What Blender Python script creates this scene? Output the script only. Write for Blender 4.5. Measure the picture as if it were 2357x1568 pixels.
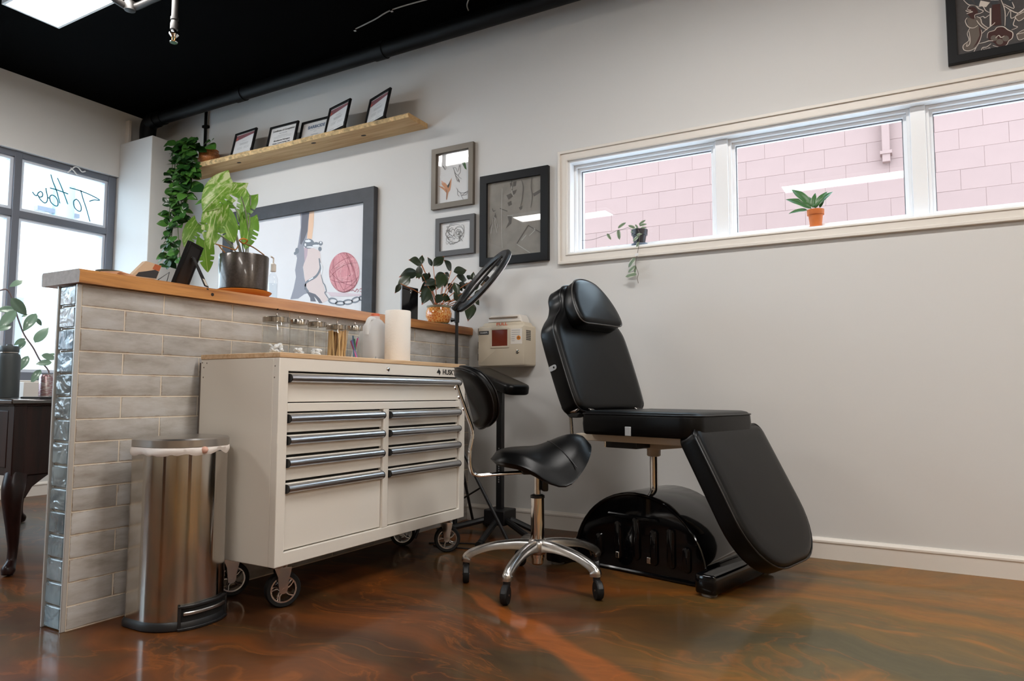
import bpy, bmesh, math, random
from mathutils import Vector, Matrix, noise as mnoise
R = math.radians
sc = bpy.context.scene
C = sc.collection
for o in list(bpy.data.objects): bpy.data.objects.remove(o)

# ------------------------------------------------------------------ camera
FPX = 1615.56; CX, CY = 2357/2, 1568/2
YAW, PITCH, ROLL = 0.51829, 0.07492, 0.003755
CAM = Vector((0, 0, .76))
fw = Vector((-math.sin(YAW)*math.cos(PITCH), math.cos(YAW)*math.cos(PITCH), math.sin(PITCH)))
rt = Vector((math.cos(YAW), math.sin(YAW), 0)); up = rt.cross(fw)
c_, s_ = math.cos(ROLL), math.sin(ROLL)
rt, up = c_*rt + s_*up, -s_*rt + c_*up
cd = bpy.data.cameras.new('camera'); cam = bpy.data.objects.new('camera', cd); C.objects.link(cam)
cd.sensor_width = 36; cd.lens = FPX/2357*36; cd.clip_start = .05; cd.clip_end = 200
m3 = Matrix((rt, up, -fw)).transposed()
cam.matrix_world = Matrix.Translation(CAM) @ m3.to_4x4()
sc.camera = cam
def at(u, v, ax, val):
    """point of the place seen at a pixel, on the plane where coordinate ax equals val"""
    d = rt*((u-CX)/FPX) + up*(-(v-CY)/FPX) + fw
    return CAM + d*((val-CAM[ax])/d[ax])

# ------------------------------------------------------------------ world, exposure
w = bpy.data.worlds.new('sky'); sc.world = w; w.use_nodes = True
bg = w.node_tree.nodes['Background']
bg.inputs[0].default_value = (.64, .84, 1.0, 1); bg.inputs[1].default_value = 3.7
sc.view_settings.view_transform = 'Standard'; sc.view_settings.look = 'None'
sc.view_settings.exposure = 1.0; sc.view_settings.gamma = 1.0
PANEL = 19.5          # brightness of the ceiling light panels

# ------------------------------------------------------------------ materials
def S(r, g, b):
    f = lambda c: c/12.92 if c <= .04045 else ((c+.055)/1.055)**2.4
    return (f(r/255), f(g/255), f(b/255), 1)
MATS = {}
class NT:
    def __init__(s, m): s.t = m.node_tree; s.n = s.t.nodes; s.l = s.t.links
    def a(s, typ, ins=None, **kw):
        n = s.n.new(typ)
        for k, v in kw.items(): setattr(n, k, v)
        for k, v in (ins or {}).items(): s.c(v, n.inputs[k])
        return n
    def c(s, v, sock):
        if isinstance(v, bpy.types.NodeSocket): s.l.new(v, sock)
        elif isinstance(v, bpy.types.Node): s.l.new(v.outputs[0], sock)
        else: sock.default_value = v
    def ramp(s, fac, stops, interp='LINEAR'):
        n = s.n.new('ShaderNodeValToRGB'); n.color_ramp.interpolation = interp
        e = n.color_ramp.elements
        while len(e) > len(stops): e.remove(e[-1])
        while len(e) < len(stops): e.new(1)
        for q, (p, c) in zip(e, stops):
            q.position = p; q.color = c if len(c) == 4 else (*c, 1)
        s.c(fac, n.inputs[0]); return n.outputs[0]
    def mix(s, fac, a, b, mode='MIX'):
        n = s.n.new('ShaderNodeMix'); n.data_type = 'RGBA'; n.blend_type = mode
        s.c(fac, n.inputs[0]); s.c(a, n.inputs[6]); s.c(b, n.inputs[7]); return n.outputs[2]
    def coords(s, kind='Object', scale=(1, 1, 1), rot=(0, 0, 0), loc=(0, 0, 0)):
        tc = s.n.new('ShaderNodeTexCoord'); mp = s.n.new('ShaderNodeMapping')
        s.l.new(tc.outputs[kind], mp.inputs[0]); mp.inputs[3].default_value = scale
        mp.inputs[2].default_value = rot; mp.inputs[1].default_value = loc
        return mp.outputs[0]
    def noise(s, vec, scale, detail=3, rough=.5, dist=0):
        n = s.n.new('ShaderNodeTexNoise'); s.c(vec, n.inputs['Vector'])
        n.inputs['Scale'].default_value = scale; n.inputs['Detail'].default_value = detail
        n.inputs['Roughness'].default_value = rough; n.inputs['Distortion'].default_value = dist
        return n.outputs[0]
def mat(name, col, rough=.5, metal=0, spec=.5, coat=0, coat_r=.05, var=None, bump=None, emit=0, aniso=0, sheen=0):
    """plain principled surface; var=(scale, amount) mottles the colour, bump=(scale, strength) gives fine relief"""
    if name in MATS: return MATS[name]
    m = bpy.data.materials.new(name); m.use_nodes = True; MATS[name] = m
    t = NT(m); p = t.n['Principled BSDF']
    p.inputs['Base Color'].default_value = col; p.inputs['Roughness'].default_value = rough
    p.inputs['Metallic'].default_value = metal; p.inputs['Specular IOR Level'].default_value = spec
    p.inputs['Coat Weight'].default_value = coat; p.inputs['Coat Roughness'].default_value = coat_r
    if sheen: p.inputs['Sheen Weight'].default_value = sheen
    if emit: p.inputs['Emission Color'].default_value = col; p.inputs['Emission Strength'].default_value = emit
    if aniso:
        p.inputs['Anisotropic'].default_value = aniso
        p.inputs['Anisotropic Rotation'].default_value = .25
        tg = t.a('ShaderNodeTangent', direction_type='RADIAL', axis='Z'); t.l.new(tg.outputs[0], p.inputs['Tangent'])
    if var:
        nz = t.noise(t.coords(), var[0], 4, .6)
        f = lambda k: tuple(min(1, c*k) for c in col[:3]) + (1,)
        t.c(t.ramp(nz, [(.3, f(1-var[1])), (.7, f(1+var[1]))]), p.inputs['Base Color'])
    if bump:
        nz = t.noise(t.coords(), bump[0], 4, .6)
        b = t.a('ShaderNodeBump', {'Strength': bump[1], 'Distance': .002, 'Height': nz}); t.l.new(b.outputs[0], p.inputs['Normal'])
    return m
def glass(name, tint=(1, 1, 1, 1), rough=0, ior=1.45, haze=None):
    """thin pane: clear film with mirror-like surface"""
    if name in MATS: return MATS[name]
    m = bpy.data.materials.new(name); m.use_nodes = True; MATS[name] = m
    t = NT(m); t.n.remove(t.n['Principled BSDF']); out = t.n['Material Output']
    tr = t.a('ShaderNodeBsdfTransparent', {'Color': tint}); gl = t.a('ShaderNodeBsdfGlossy', {'Roughness': rough})
    fr0 = t.a('ShaderNodeFresnel', {'IOR': ior}); ge = t.a('ShaderNodeNewGeometry'); fb_ = t.a('ShaderNodeMath', {0: 1.0, 1: ge.outputs['Backfacing']}, operation='SUBTRACT')
    fr = t.a('ShaderNodeMath', {0: fr0.outputs[0], 1: fb_.outputs[0]}, operation='MULTIPLY'); mx = t.a('ShaderNodeMixShader', {0: fr.outputs[0], 1: tr.outputs[0], 2: gl.outputs[0]})
    last = mx
    if haze:
        df = t.a('ShaderNodeBsdfDiffuse', {'Color': haze[0]}); tl = t.a('ShaderNodeBsdfTranslucent', {'Color': haze[0]})
        ad = t.a('ShaderNodeMixShader', {0: .5, 1: df.outputs[0], 2: tl.outputs[0]})
        last = t.a('ShaderNodeMixShader', {0: haze[1], 1: mx.outputs[0], 2: ad.outputs[0]})
    t.l.new(last.outputs[0], out.inputs[0]); return m
def wood(name, light, dark, axis, scale=1, rough=.45, stretch=14, rings=True, coat=.1, tint=None):
    if name in MATS: return MATS[name]
    m = bpy.data.materials.new(name); m.use_nodes = True; MATS[name] = m
    t = NT(m); p = t.n['Principled BSDF']
    sc_ = [stretch, stretch, stretch]; sc_[axis] = 1.0
    v = t.coords(scale=tuple(q*scale for q in sc_))
    base = t.noise(v, 1.6, 5, .6, .6)
    col = t.ramp(base, [(.3, dark), (.62, light)])
    if rings:
        sc2 = [9, 9, 9]; sc2[axis] = 1.1
        wv = t.a('ShaderNodeTexWave', {'Vector': t.coords(scale=tuple(q*scale for q in sc2)), 'Scale': 1.6, 'Distortion': 7.0, 'Detail': 2.0, 'Detail Scale': .8})
        col = t.mix(t.ramp(wv.outputs[1], [(.0, (.8,)*3), (.5, (0,)*3)]), col, dark)
        if tint: 
            ty = t.a('ShaderNodeSeparateXYZ', {0: t.coords()}); tn = t.a('ShaderNodeMath', {0: ty.outputs[1], 1: -.05}, operation='SUBTRACT'); ta = t.a('ShaderNodeMath', {0: tn.outputs[0]}, operation='ABSOLUTE')
            col = t.mix(t.ramp(ta.outputs[0], [(.32, (.85,)*3), (.62, (0,)*3)]), col, t.mix(.6, col, tint))
    t.c(col, p.inputs['Base Color']); p.inputs['Roughness'].default_value = rough
    p.inputs['Coat Weight'].default_value = coat; p.inputs['Coat Roughness'].default_value = .25
    b = t.a('ShaderNodeBump', {'Strength': .15, 'Distance': .001, 'Height': base}); t.l.new(b.outputs[0], p.inputs['Normal'])
    return m

WHITE_WALL = mat('wall paint', S(212, 211, 209), .65, spec=.3, bump=(60, .05))
TRIM = mat('trim paint', S(226, 220, 212), .4)
VINYL = mat('vinyl sash', S(244, 246, 249), .35)
CEIL = mat('black ceiling paint', (.0006, .0008, .001, 1), .85, spec=.03)
BLACKPIPE = mat('black painted iron', (.0012, .0016, .002, 1), .55, spec=.2)
CHROME = mat('chrome', (.78, .78, .78, 1), .07, 1)
STEEL = mat('polished steel', (.62, .60, .58, 1), .22, 1)
ALU = mat('cast aluminium', (.58, .56, .54, 1), .27, 1, var=(30, .12))
BLACKPLASTIC = mat('black plastic', (.008, .008, .009, 1), .42)
RUBBER = mat('black rubber', (.006, .006, .006, 1), .6, spec=.3)
VINYLBLACK = mat('black upholstery', (.0022, .0022, .0024, 1), .33, spec=.2, bump=(260, .12))
PIPING = mat('black piping', (.006, .006, .007, 1), .3)
GLOSSBLACK = mat('gloss black fibreglass', (.002, .002, .0025, 1), .07, spec=.4)
CREAM = mat('cream enamel', S(206, 194, 176), .4)
BLACKFRAME = mat('black wood frame', (.007, .007, .008, 1), .45, spec=.22, bump=(80, .1))
PAPER = mat('white paper', S(226, 226, 226), .75)
INK = mat('drawing ink', (.035, .035, .038, 1), .8)
GREYINK = mat('pencil grey', (.22, .22, .22, 1), .85)
GLASS = glass('window glass')
PICGLASS = glass('picture glass', ior=1.55)

# ------------------------------------------------------------------ builders
MW = {}
def thing(name, label, cat, loc=(0, 0, 0), rotz=0, group=None, kind=None):
    o = bpy.data.objects.new(name, None); C.objects.link(o)
    o.location = loc; o.rotation_euler = (0, 0, rotz); o.empty_display_size = .05
    MW[o.name] = Matrix.Translation(loc) @ Matrix.Rotation(rotz, 4, 'Z')
    tag(o, label, cat, group, kind); return o
def tag(o, label=None, cat=None, group=None, kind=None):
    if label: o['label'] = label
    if cat: o['category'] = cat
    if group: o['group'] = group
    if kind: o['kind'] = kind
    return o
def finish(me, smooth):
    if smooth:
        me.polygons.foreach_set('use_smooth', [True]*len(me.polygons))
        me.set_sharp_from_angle(angle=R(smooth if smooth is not True else 40))
def obj(name, bm, m, parent=None, smooth=0, bevel=0, local=False, subd=0, seg=2, center=None):
    """link a bmesh as ONE mesh object. Points are in world space unless local=True (space of the thing)."""
    if isinstance(bm, bmesh.types.BMesh):
        bmesh.ops.recalc_face_normals(bm, faces=bm.faces[:])
        me = bpy.data.meshes.new(name); bm.to_mesh(me); bm.free()
    else: me = bm
    mw = Matrix.Identity(4)
    if parent is not None:
        mw = MW[parent.name]
        if not local: me.transform(mw.inverted())
    elif center is not None:
        me.transform(Matrix.Translation(-Vector(center)))
    if m is not None and not me.materials:
        for q in (m if isinstance(m, (list, tuple)) else [m]): me.materials.append(q)
    o = bpy.data.objects.new(name, me); C.objects.link(o)
    if center is not None and parent is None: o.location = center
    MW[o.name] = mw
    if parent is not None: o.parent = parent
    finish(me, smooth)
    if bevel:
        b = o.modifiers.new('edge', 'BEVEL'); b.width = bevel; b.segments = seg; b.limit_method = 'ANGLE'; b.angle_limit = R(40)
        if not smooth: finish(me, 40)
    if subd:
        b = o.modifiers.new('sub', 'SUBSURF'); b.levels = subd; b.render_levels = subd
    return o
def struct(name, bm, m, parent=None, **k):
    o = obj(name, bm, m, parent, **k)
    if parent is None: o['kind'] = 'structure'
    return o
def B(): return bmesh.new()
def face(bm, pts):
    vs = [bm.verts.new(p) for p in pts]
    try: return bm.faces.new(vs)
    except ValueError: return None
def box(bm, x0, x1, y0, y1, z0, z1, mx=None):
    v = [bm.verts.new((x, y, z)) for x in (x0, x1) for y in (y0, y1) for z in (z0, z1)]
    for f in ((0, 1, 3, 2), (4, 6, 7, 5), (0, 4, 5, 1), (2, 3, 7, 6), (0, 2, 6, 4), (1, 5, 7, 3)):
        bm.faces.new([v[i] for i in f])
    if mx is not None:
        for q in v: q.co = mx @ q.co
    return bm
def bx(*a, mx=None): return box(B(), *a, mx=mx)
def frames(pts, closed=False):
    n = len(pts); T = []
    for i in range(n):
        a = pts[i-1] if (i > 0 or closed) else pts[i]; b = pts[(i+1) % n] if (i < n-1 or closed) else pts[i]
        T.append((b-a).normalized())
    ref = Vector((0, 0, 1)) if abs(T[0].z) < .9 else Vector((1, 0, 0))
    N = (ref - T[0]*ref.dot(T[0])).normalized(); out = []
    for t in T:
        N = (N - t*N.dot(t)); N = N.normalized() if N.length > 1e-6 else t.orthogonal().normalized()
        out.append((t, N, t.cross(N)))
    return out
def tube(bm, pts, r, seg=10, closed=False, cap=True, sec=None):
    """sweep a round (or custom sec) section along pts; r number or list"""
    pts = [Vector(p) for p in pts]; rs = r if isinstance(r, (list, tuple)) else [r]*len(pts)
    sec = sec or [(math.cos(2*math.pi*k/seg), math.sin(2*math.pi*k/seg)) for k in range(seg)]
    rings = []
    for p, (t, n, b), q in zip(pts, frames(pts, closed), rs):
        rings.append([bm.verts.new(p + n*(x*q) + b*(y*q)) for x, y in sec])
    m = len(sec); k = len(rings)
    for i in range(k if closed else k-1):
        a, c = rings[i], rings[(i+1) % k]
        for j in range(m): bm.faces.new((a[j], a[(j+1) % m], c[(j+1) % m], c[j]))
    if cap and not closed: bm.faces.new(rings[0][::-1]); bm.faces.new(rings[-1])
    return bm
def tb(pts, r, seg=10, **k): return tube(B(), pts, r, seg, **k)
def curve(pts, n=8, closed=False):
    """Catmull-Rom through points"""
    P = [Vector(p) for p in pts]; out = []; L = len(P)
    for i in range(L if closed else L-1):
        g = lambda k: P[k % L] if closed else P[max(0, min(L-1, k))]
        a, b, c, d = g(i-1), g(i), g(i+1), g(i+2)
        for j in range(n):
            t = j/n; out.append(.5*((2*b)+(-a+c)*t+(2*a-5*b+4*c-d)*t*t+(-a+3*b-3*c+d)*t**3))
    if not closed: out.append(P[-1].copy())
    return out
def lathe(bm, prof, c=(0, 0, 0), seg=24, cap=True, mx=None, sx=1, sy=1):
    rings = []
    for r, z in prof:
        rings.append([bm.verts.new((c[0]+r*sx*math.cos(2*math.pi*k/seg), c[1]+r*sy*math.sin(2*math.pi*k/seg), c[2]+z)) for k in range(seg)])
    for a, b in zip(rings, rings[1:]):
        for j in range(seg): bm.faces.new((a[j], a[(j+1) % seg], b[(j+1) % seg], b[j]))
    if cap:
        if prof[0][0] > 1e-5: bm.faces.new(rings[0][::-1])
        if prof[-1][0] > 1e-5: bm.faces.new(rings[-1])
    bmesh.ops.remove_doubles(bm, verts=[v for r, p in zip(rings, prof) if p[0] <= 1e-5 for v in r], dist=1e-4)
    if mx is not None:
        for q in bm.verts: q.co = mx @ q.co
    return bm
def lt(prof, c=(0, 0, 0), seg=24, **k): return lathe(B(), prof, c, seg, **k)
def inset(out, d):
    n = len(out); res = []
    ar = sum(out[i][0]*out[(i+1) % n][1]-out[(i+1) % n][0]*out[i][1] for i in range(n)); sg = 1 if ar > 0 else -1
    for i in range(n):
        a, b, c = Vector(out[i-1]), Vector(out[i]), Vector(out[(i+1) % n])
        n1 = Vector((-(b-a).y, (b-a).x)); n2 = Vector((-(c-b).y, (c-b).x))
        if n1.length > 0: n1.normalize()
        if n2.length > 0: n2.normalize()
        m = n1+n2; m = m.normalized() if m.length > 1e-6 else n1
        k = max(.5, m.dot(n1)); res.append(tuple(b + m*(sg*d/k)))
    return res
def layers(bm, out, prof, mx, crown=0):
    """cushion / prism: out = 2-D outline, prof = [(inset, height)...] bottom to top, mx places it"""
    rings = []
    for d, h in prof:
        rings.append([bm.verts.new(mx @ Vector((x, y, h))) for x, y in (inset(out, d) if d else out)])
    n = len(out)
    for a, b in zip(rings, rings[1:]):
        for j in range(n): bm.faces.new((a[j], a[(j+1) % n], b[(j+1) % n], b[j]))
    bm.faces.new(rings[0][::-1])
    if crown:
        last = rings[-1]; o2 = inset(out, prof[-1][0]) if prof[-1][0] else out
        cxy = (sum(p[0] for p in o2)/n, sum(p[1] for p in o2)/n)
        inner = []
        for k in range(1, 8):
            f = 1-k/8; h = prof[-1][1] + crown*(1-f*f)
            ring = [bm.verts.new(mx @ Vector((cxy[0]+(x-cxy[0])*f, cxy[1]+(y-cxy[1])*f, h))) for x, y in o2]
            for j in range(n): bm.faces.new((last[j], last[(j+1) % n], ring[(j+1) % n], ring[j]))
            last = ring; inner += ring
        cv = bm.verts.new(mx @ Vector((*cxy, prof[-1][1]+crown)))
        for j in range(n): bm.faces.new((last[j], last[(j+1) % n], cv))
        for _ in range(30): bmesh.ops.smooth_vert(bm, verts=inner+[cv], factor=.5, use_axis_x=True, use_axis_y=True, use_axis_z=True)
    else: bm.faces.new(rings[-1])
    return bm
def basis(o, x, y, z=None):
    x = Vector(x); y = Vector(y); z = Vector(z) if z else x.cross(y)
    m = Matrix((x, y, z)).transposed().to_4x4(); m.translation = Vector(o); return m
def rrect(x0, x1, y0, y1, r, n=6, rs=None):
    rs = rs or [r]*4; pts = []
    for (cx, cy, a0), q in zip(((x1, y1, 0), (x0, y1, 90), (x0, y0, 180), (x1, y0, 270)), rs):
        sx = -1 if cx == x1 else 1; sy = -1 if cy == y1 else 1
        for k in range(n+1):
            a = R(a0+90*k/n); pts.append((cx+sx*q+q*math.cos(a), cy+sy*q+q*math.sin(a)))
    return pts
def ribbon(bm, pts, w, nrm):
    """flat stroke of width w lying in the plane with normal nrm"""
    pts = [Vector(p) for p in pts]; nrm = Vector(nrm); prev = None
    for i, p in enumerate(pts):
        a = pts[max(0, i-1)]; b = pts[min(len(pts)-1, i+1)]
        d = (b-a); s = nrm.cross(d); s = s.normalized() if s.length > 1e-9 else Vector((1, 0, 0))
        ww = (w[i] if isinstance(w, (list, tuple)) else w)/2
        q = (bm.verts.new(p+s*ww), bm.verts.new(p-s*ww))
        if prev: bm.faces.new((prev[0], prev[1], q[1], q[0]))
        prev = q
    return bm
def text_mesh(body, size, mx, extrude=0, align='CENTER', bold=0, sx=1):
    cu = bpy.data.curves.new('t', 'FONT'); cu.body = body; cu.size = size; cu.align_x = align; cu.align_y = 'CENTER'
    cu.extrude = extrude; cu.offset = bold; cu.resolution_u = 3
    o = bpy.data.objects.new('t', cu); C.objects.link(o)
    dg = bpy.context.evaluated_depsgraph_get(); me = bpy.data.meshes.new_from_object(o.evaluated_get(dg))
    bpy.data.objects.remove(o); bpy.data.curves.remove(cu)
    me.transform(mx @ Matrix.Diagonal((sx, 1, 1, 1))); me.materials.clear(); return me
def copies(o, parent=None):
    c = o.copy(); C.objects.link(c); MW[c.name] = MW.get(o.name, Matrix.Identity(4))
    if parent is not None: c.parent = parent
    for ch in o.children: copies(ch, c)
    return c
def leafmesh(name, L, W, m, fold=.18, droop=.25, n=10, tip=1.0, notch=None, base=.15, wave=0, sweep=0, pw=.75, cord=0):
    """leaf along +x from the origin, top side +z; returns a mesh shared by many leaves"""
    bm = B(); rows = []; nv = 3
    for i in range(n+1):
        u = i/n
        wd = W/2*(math.sin(math.pi*min(1, u**.75*.94+.06*u)))**.9 if not base else W/2*max(0, (math.sin(math.pi*(u**.8)))**pw)
        wd *= (1-u**6*.2)*tip
        if cord: wd = W/2*((1-((u-.24)/.76)**2)**.85 if u > .24 else .70+.30*math.sin(u/.24*math.pi/2))
        elif i == 0: wd = W*.02
        if i == n: wd = W*.008
        x = L*u*(1-.12*droop*u); z0 = -droop*L*u*u*.6
        row = []
        for j in range(-nv, nv+1):
            f = j/nv; k = wd
            if notch: k = wd*notch(u, 1 if j > 0 else -1)
            row.append(bm.verts.new((x - cord*L*abs(f)**1.3*max(0, 1-u/.55)**2 + sweep*abs(f)*k*(1-u) - sweep*.5*abs(f)*L*max(0, .14-u), f*k, z0 + abs(f)*k*fold*2 - abs(f)**3*k*fold + wave*L*.04*math.sin(u*14)*abs(f))))
        rows.append(row)
    for a, b in zip(rows, rows[1:]):
        for j in range(2*nv): bm.faces.new((a[j], a[j+1], b[j+1], b[j]))
    me = bpy.data.meshes.new(name); bm.to_mesh(me); bm.free(); me.materials.append(m)
    me.polygons.foreach_set('use_smooth', [True]*len(me.polygons)); return me
def leaf(me, parent, p, d, upv=(0, 0, 1), s=1.0, name='leaf'):
    """place a leaf mesh at world point p, pointing along d"""
    x = Vector(d).normalized(); z = Vector(upv); z = z - x*z.dot(x)
    z = z.normalized() if z.length > 1e-4 else x.orthogonal().normalized()
    mx = basis(p, x*s, z.cross(x)*s, z*s)
    o = bpy.data.objects.new(name, me); C.objects.link(o); o.parent = parent
    o.matrix_local = MW[parent.name].inverted() @ mx; return o
# ================================================================== the setting
YW, XF, ZC = 3.61, -5.60, 3.07       # long wall, shop-front wall, ceiling
def rectframe(bm, mx, w, h, t, d0, d1, cx=0, cy=0):
    """mitred rectangular ring in the local xy plane, outer size w x h, bar width t, from depth d0 to d1"""
    ts = t if isinstance(t, (list, tuple)) else (t, t, t, t)   # left right bottom top
    o = [(-w/2, -h/2), (w/2, -h/2), (w/2, h/2), (-w/2, h/2)]
    i = [(-w/2+ts[0], -h/2+ts[2]), (w/2-ts[1], -h/2+ts[2]), (w/2-ts[1], h/2-ts[3]), (-w/2+ts[0], h/2-ts[3])]
    V = lambda p, d: bm.verts.new(mx @ Vector((p[0]+cx, p[1]+cy, d)))
    O0, O1, I0, I1 = ([V(p, d) for p in q] for q, d in ((o, d0), (o, d1), (i, d0), (i, d1)))
    for k in range(4):
        j = (k+1) % 4
        for f in ((O0[k], O0[j], O1[j], O1[k]), (I0[j], I0[k], I1[k], I1[j]), (O1[k], O1[j], I1[j], I1[k]), (O0[j], O0[k], I0[k], I0[j])): bm.faces.new(f)
    return bm
WALLM = basis((0, 0, 0), (1, 0, 0), (0, 0, 1), (0, -1, 0))       # local x right, y up, z out of the long wall
def onwall(x, z, y=YW): m = WALLM.copy(); m.translation = (x, y, z); return m

# ---- floor: poured epoxy in brown, orange and olive swirls
m = bpy.data.materials.new('swirled epoxy'); m.use_nodes = True
t = NT(m); p = t.n['Principled BSDF']
co = t.coords(loc=(0, 0, 0))
warp = t.a('ShaderNodeTexNoise', {'Vector': co}); warp.inputs['Scale'].default_value = .9; warp.inputs['Detail'].default_value = 3
wv = t.a('ShaderNodeVectorMath', {0: warp.outputs['Color'], 1: (.5, .5, .5)}, operation='SUBTRACT')
ws = t.a('ShaderNodeVectorMath', {0: wv.outputs[0], 'Scale': 1.1}, operation='SCALE')
wc = t.a('ShaderNodeVectorMath', {0: co, 1: ws.outputs[0]}, operation='ADD')
rotm = t.a('ShaderNodeMapping', {0: wc.outputs[0]}); rotm.inputs[2].default_value = (0, 0, R(-35)); rotm.inputs[3].default_value = (.75, 2.1, 1)
n1 = t.noise(rotm.outputs[0], .9, 5, .5, .35)
n2 = t.noise(rotm.outputs[0], 1.7, 7, .55, .9)
n3 = t.noise(rotm.outputs[0], 14, 6, .65, .4)
n4 = t.noise(rotm.outputs[0], 1.3, 4, .5, .2)
brown = t.ramp(n1, [(.30, S(40, 23, 12)), (.46, S(72, 40, 18)), (.55, S(104, 56, 20)), (.66, S(58, 40, 22))])
olive = t.ramp(n1, [(.32, S(84, 76, 52)), (.46, S(116, 88, 42)), (.56, S(142, 94, 34)), (.70, S(104, 84, 46))])
brown = t.mix(t.ramp(n4, [(.48, (0,)*3), (.60, (.85,)*3)]), brown, S(70, 54, 30))
olive = t.mix(t.ramp(n4, [(.60, (0,)*3), (.68, (.8,)*3)]), olive, S(176, 104, 28))
sep = t.a('ShaderNodeSeparateXYZ', {0: wc.outputs[0]})
side = t.a('ShaderNodeMapRange', {0: sep.outputs[0], 1: -1.05, 2: -.25})
col = t.mix(side.outputs[0], brown, olive)
vein = t.ramp(n2, [(.485, (0, 0, 0)), (.50, (1, 1, 1)), (.515, (0, 0, 0))])
vf = t.a('ShaderNodeMath', {0: vein, 1: .26}, operation='MULTIPLY')
col = t.mix(vf.outputs[0], col, S(166, 92, 30))
# one copper river poured across the middle of the room
w2 = t.a('ShaderNodeVectorMath', {0: wv.outputs[0], 'Scale': .5}, operation='SCALE'); c2_ = t.a('ShaderNodeVectorMath', {0: co, 1: w2.outputs[0]}, operation='ADD')
px = t.a('ShaderNodeVectorMath', {0: c2_.outputs[0], 1: (.62, .785, 0)}, operation='DOT_PRODUCT')
al = t.a('ShaderNodeVectorMath', {0: c2_.outputs[0], 1: (.785, -.62, 0)}, operation='DOT_PRODUCT')
riv = t.a('ShaderNodeMath', {0: px.outputs['Value'], 1: .95}, operation='SUBTRACT'); ab = t.a('ShaderNodeMath', {0: riv.outputs[0]}, operation='ABSOLUTE')
wd_ = t.a('ShaderNodeMapRange', {0: al.outputs['Value'], 1: -2.6, 2: -1.7, 3: .045, 4: .085}); rat = t.a('ShaderNodeMath', {0: ab.outputs[0], 1: wd_.outputs[0]}, operation='DIVIDE')
e0_ = t.a('ShaderNodeMapRange', {0: al.outputs['Value'], 1: -2.68, 2: -2.55}); e1__ = t.a('ShaderNodeMapRange', {0: al.outputs['Value'], 1: -1.5, 2: -1.75})
en = t.a('ShaderNodeMath', {0: e0_.outputs[0], 1: e1__.outputs[0]}, operation='MULTIPLY')
rv = t.a('ShaderNodeMath', {0: t.ramp(rat.outputs[0], [(.6, (1, 1, 1)), (1.0, (0, 0, 0))]), 1: en.outputs[0]}, operation='MULTIPLY')
rv2 = t.a('ShaderNodeMath', {0: rv.outputs[0], 1: .6}, operation='MULTIPLY')
col = t.mix(rv2.outputs[0], col, S(156, 82, 26))
fine = t.ramp(n3, [(.3, (.80, .80, .80)), (.7, (1.05, 1.05, 1.05))])
col = t.mix(1.0, col, fine, 'MULTIPLY')
t.c(col, p.inputs['Base Color'])
p.inputs['Roughness'].default_value = .5; p.inputs['Specular IOR Level'].default_value = .15; p.inputs['Coat Weight'].default_value = .32
t.c(t.ramp(n3, [(.3, (.08,)*3), (.8, (.16,)*3)]), p.inputs['Coat Roughness'])
FLOORM = m
tag(struct('floor', bx(XF-.2, 3.0, -4.2, YW+.2, -.12, 0), FLOORM), 'glossy swirled epoxy floor in brown, copper and olive')
struct('ceiling', bx(XF-.2, 3.0, -4.2, YW+.2, ZC, ZC+.15), CEIL)

# ---- long wall with the clerestory opening
OX0, OX1, OZ0, OZ1 = -1.69, .93, 1.555, 2.10
bm = B()
box(bm, XF, OX0, YW, YW+.2, 0, ZC); box(bm, OX1, 2.7, YW, YW+.2, 0, ZC)
box(bm, OX0, OX1, YW, YW+.2, 0, OZ0); box(bm, OX0, OX1, YW, YW+.2, OZ1, ZC)
struct('wall_back', bm, WHITE_WALL)
# ---- shop-front wall
bm = B(); FZ0, FZ1, FY1 = .84, 2.515, 3.305
box(bm, XF-.2, XF, -4.2, YW+.2, 0, FZ0); box(bm, XF-.2, XF, -4.2, YW+.2, FZ1, ZC)
box(bm, XF-.2, XF, FY1, YW+.2, FZ0, FZ1); box(bm, XF-.2, XF, -4.2, -2.6, FZ0, FZ1)
struct('wall_left', bm, WHITE_WALL)
TANW = mat('tan wall paint', S(206, 188, 164), .65, spec=.3)  # tan invented for the unseen walls, to warm the light they bounce
struct('wall_right', bx(2.6, 2.8, -4.2, YW, 0, ZC), TANW)
struct('wall_front', bx(XF, 2.6, -4.2, -4.0, 0, ZC), TANW)
# boxed-in chase in the corner, stopping short of the ceiling
struct('wall_chase', bx(XF, -5.17, 3.30, YW, 0, 2.79), WHITE_WALL, bevel=.004)
struct('trim_3', bx(XF, XF+.05, 3.335, 3.36, 2.795, 3.0), TRIM, bevel=.003)

def baseboard(name, mx, L):
    prof = [(0, 0), (.012, 0), (.012, .072), (.016, .076), (.016, .084), (.010, .090), (.006, .097), (0, .097)]
    bm = B(); a = [bm.verts.new(mx @ Vector((0, d, z))) for d, z in prof]; b = [bm.verts.new(mx @ Vector((L, d, z))) for d, z in prof]
    for k in range(len(prof)): bm.faces.new((a[k], a[(k+1) % len(prof)], b[(k+1) % len(prof)], b[k]))
    bm.faces.new(a[::-1]); bm.faces.new(b)
    return struct(name, bm, TRIM, smooth=30)
baseboard('baseboard_back', basis((-2.36, YW, 0), (1, 0, 0), (0, -1, 0), (0, 0, 1)), 4.95)
baseboard('baseboard_back_office', basis((-5.17, YW, 0), (1, 0, 0), (0, -1, 0), (0, 0, 1)), 2.68)
baseboard('baseboard_left', basis((XF, -4, 0), (0, 1, 0), (1, 0, 0), (0, 0, 1)), 7.3)

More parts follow.
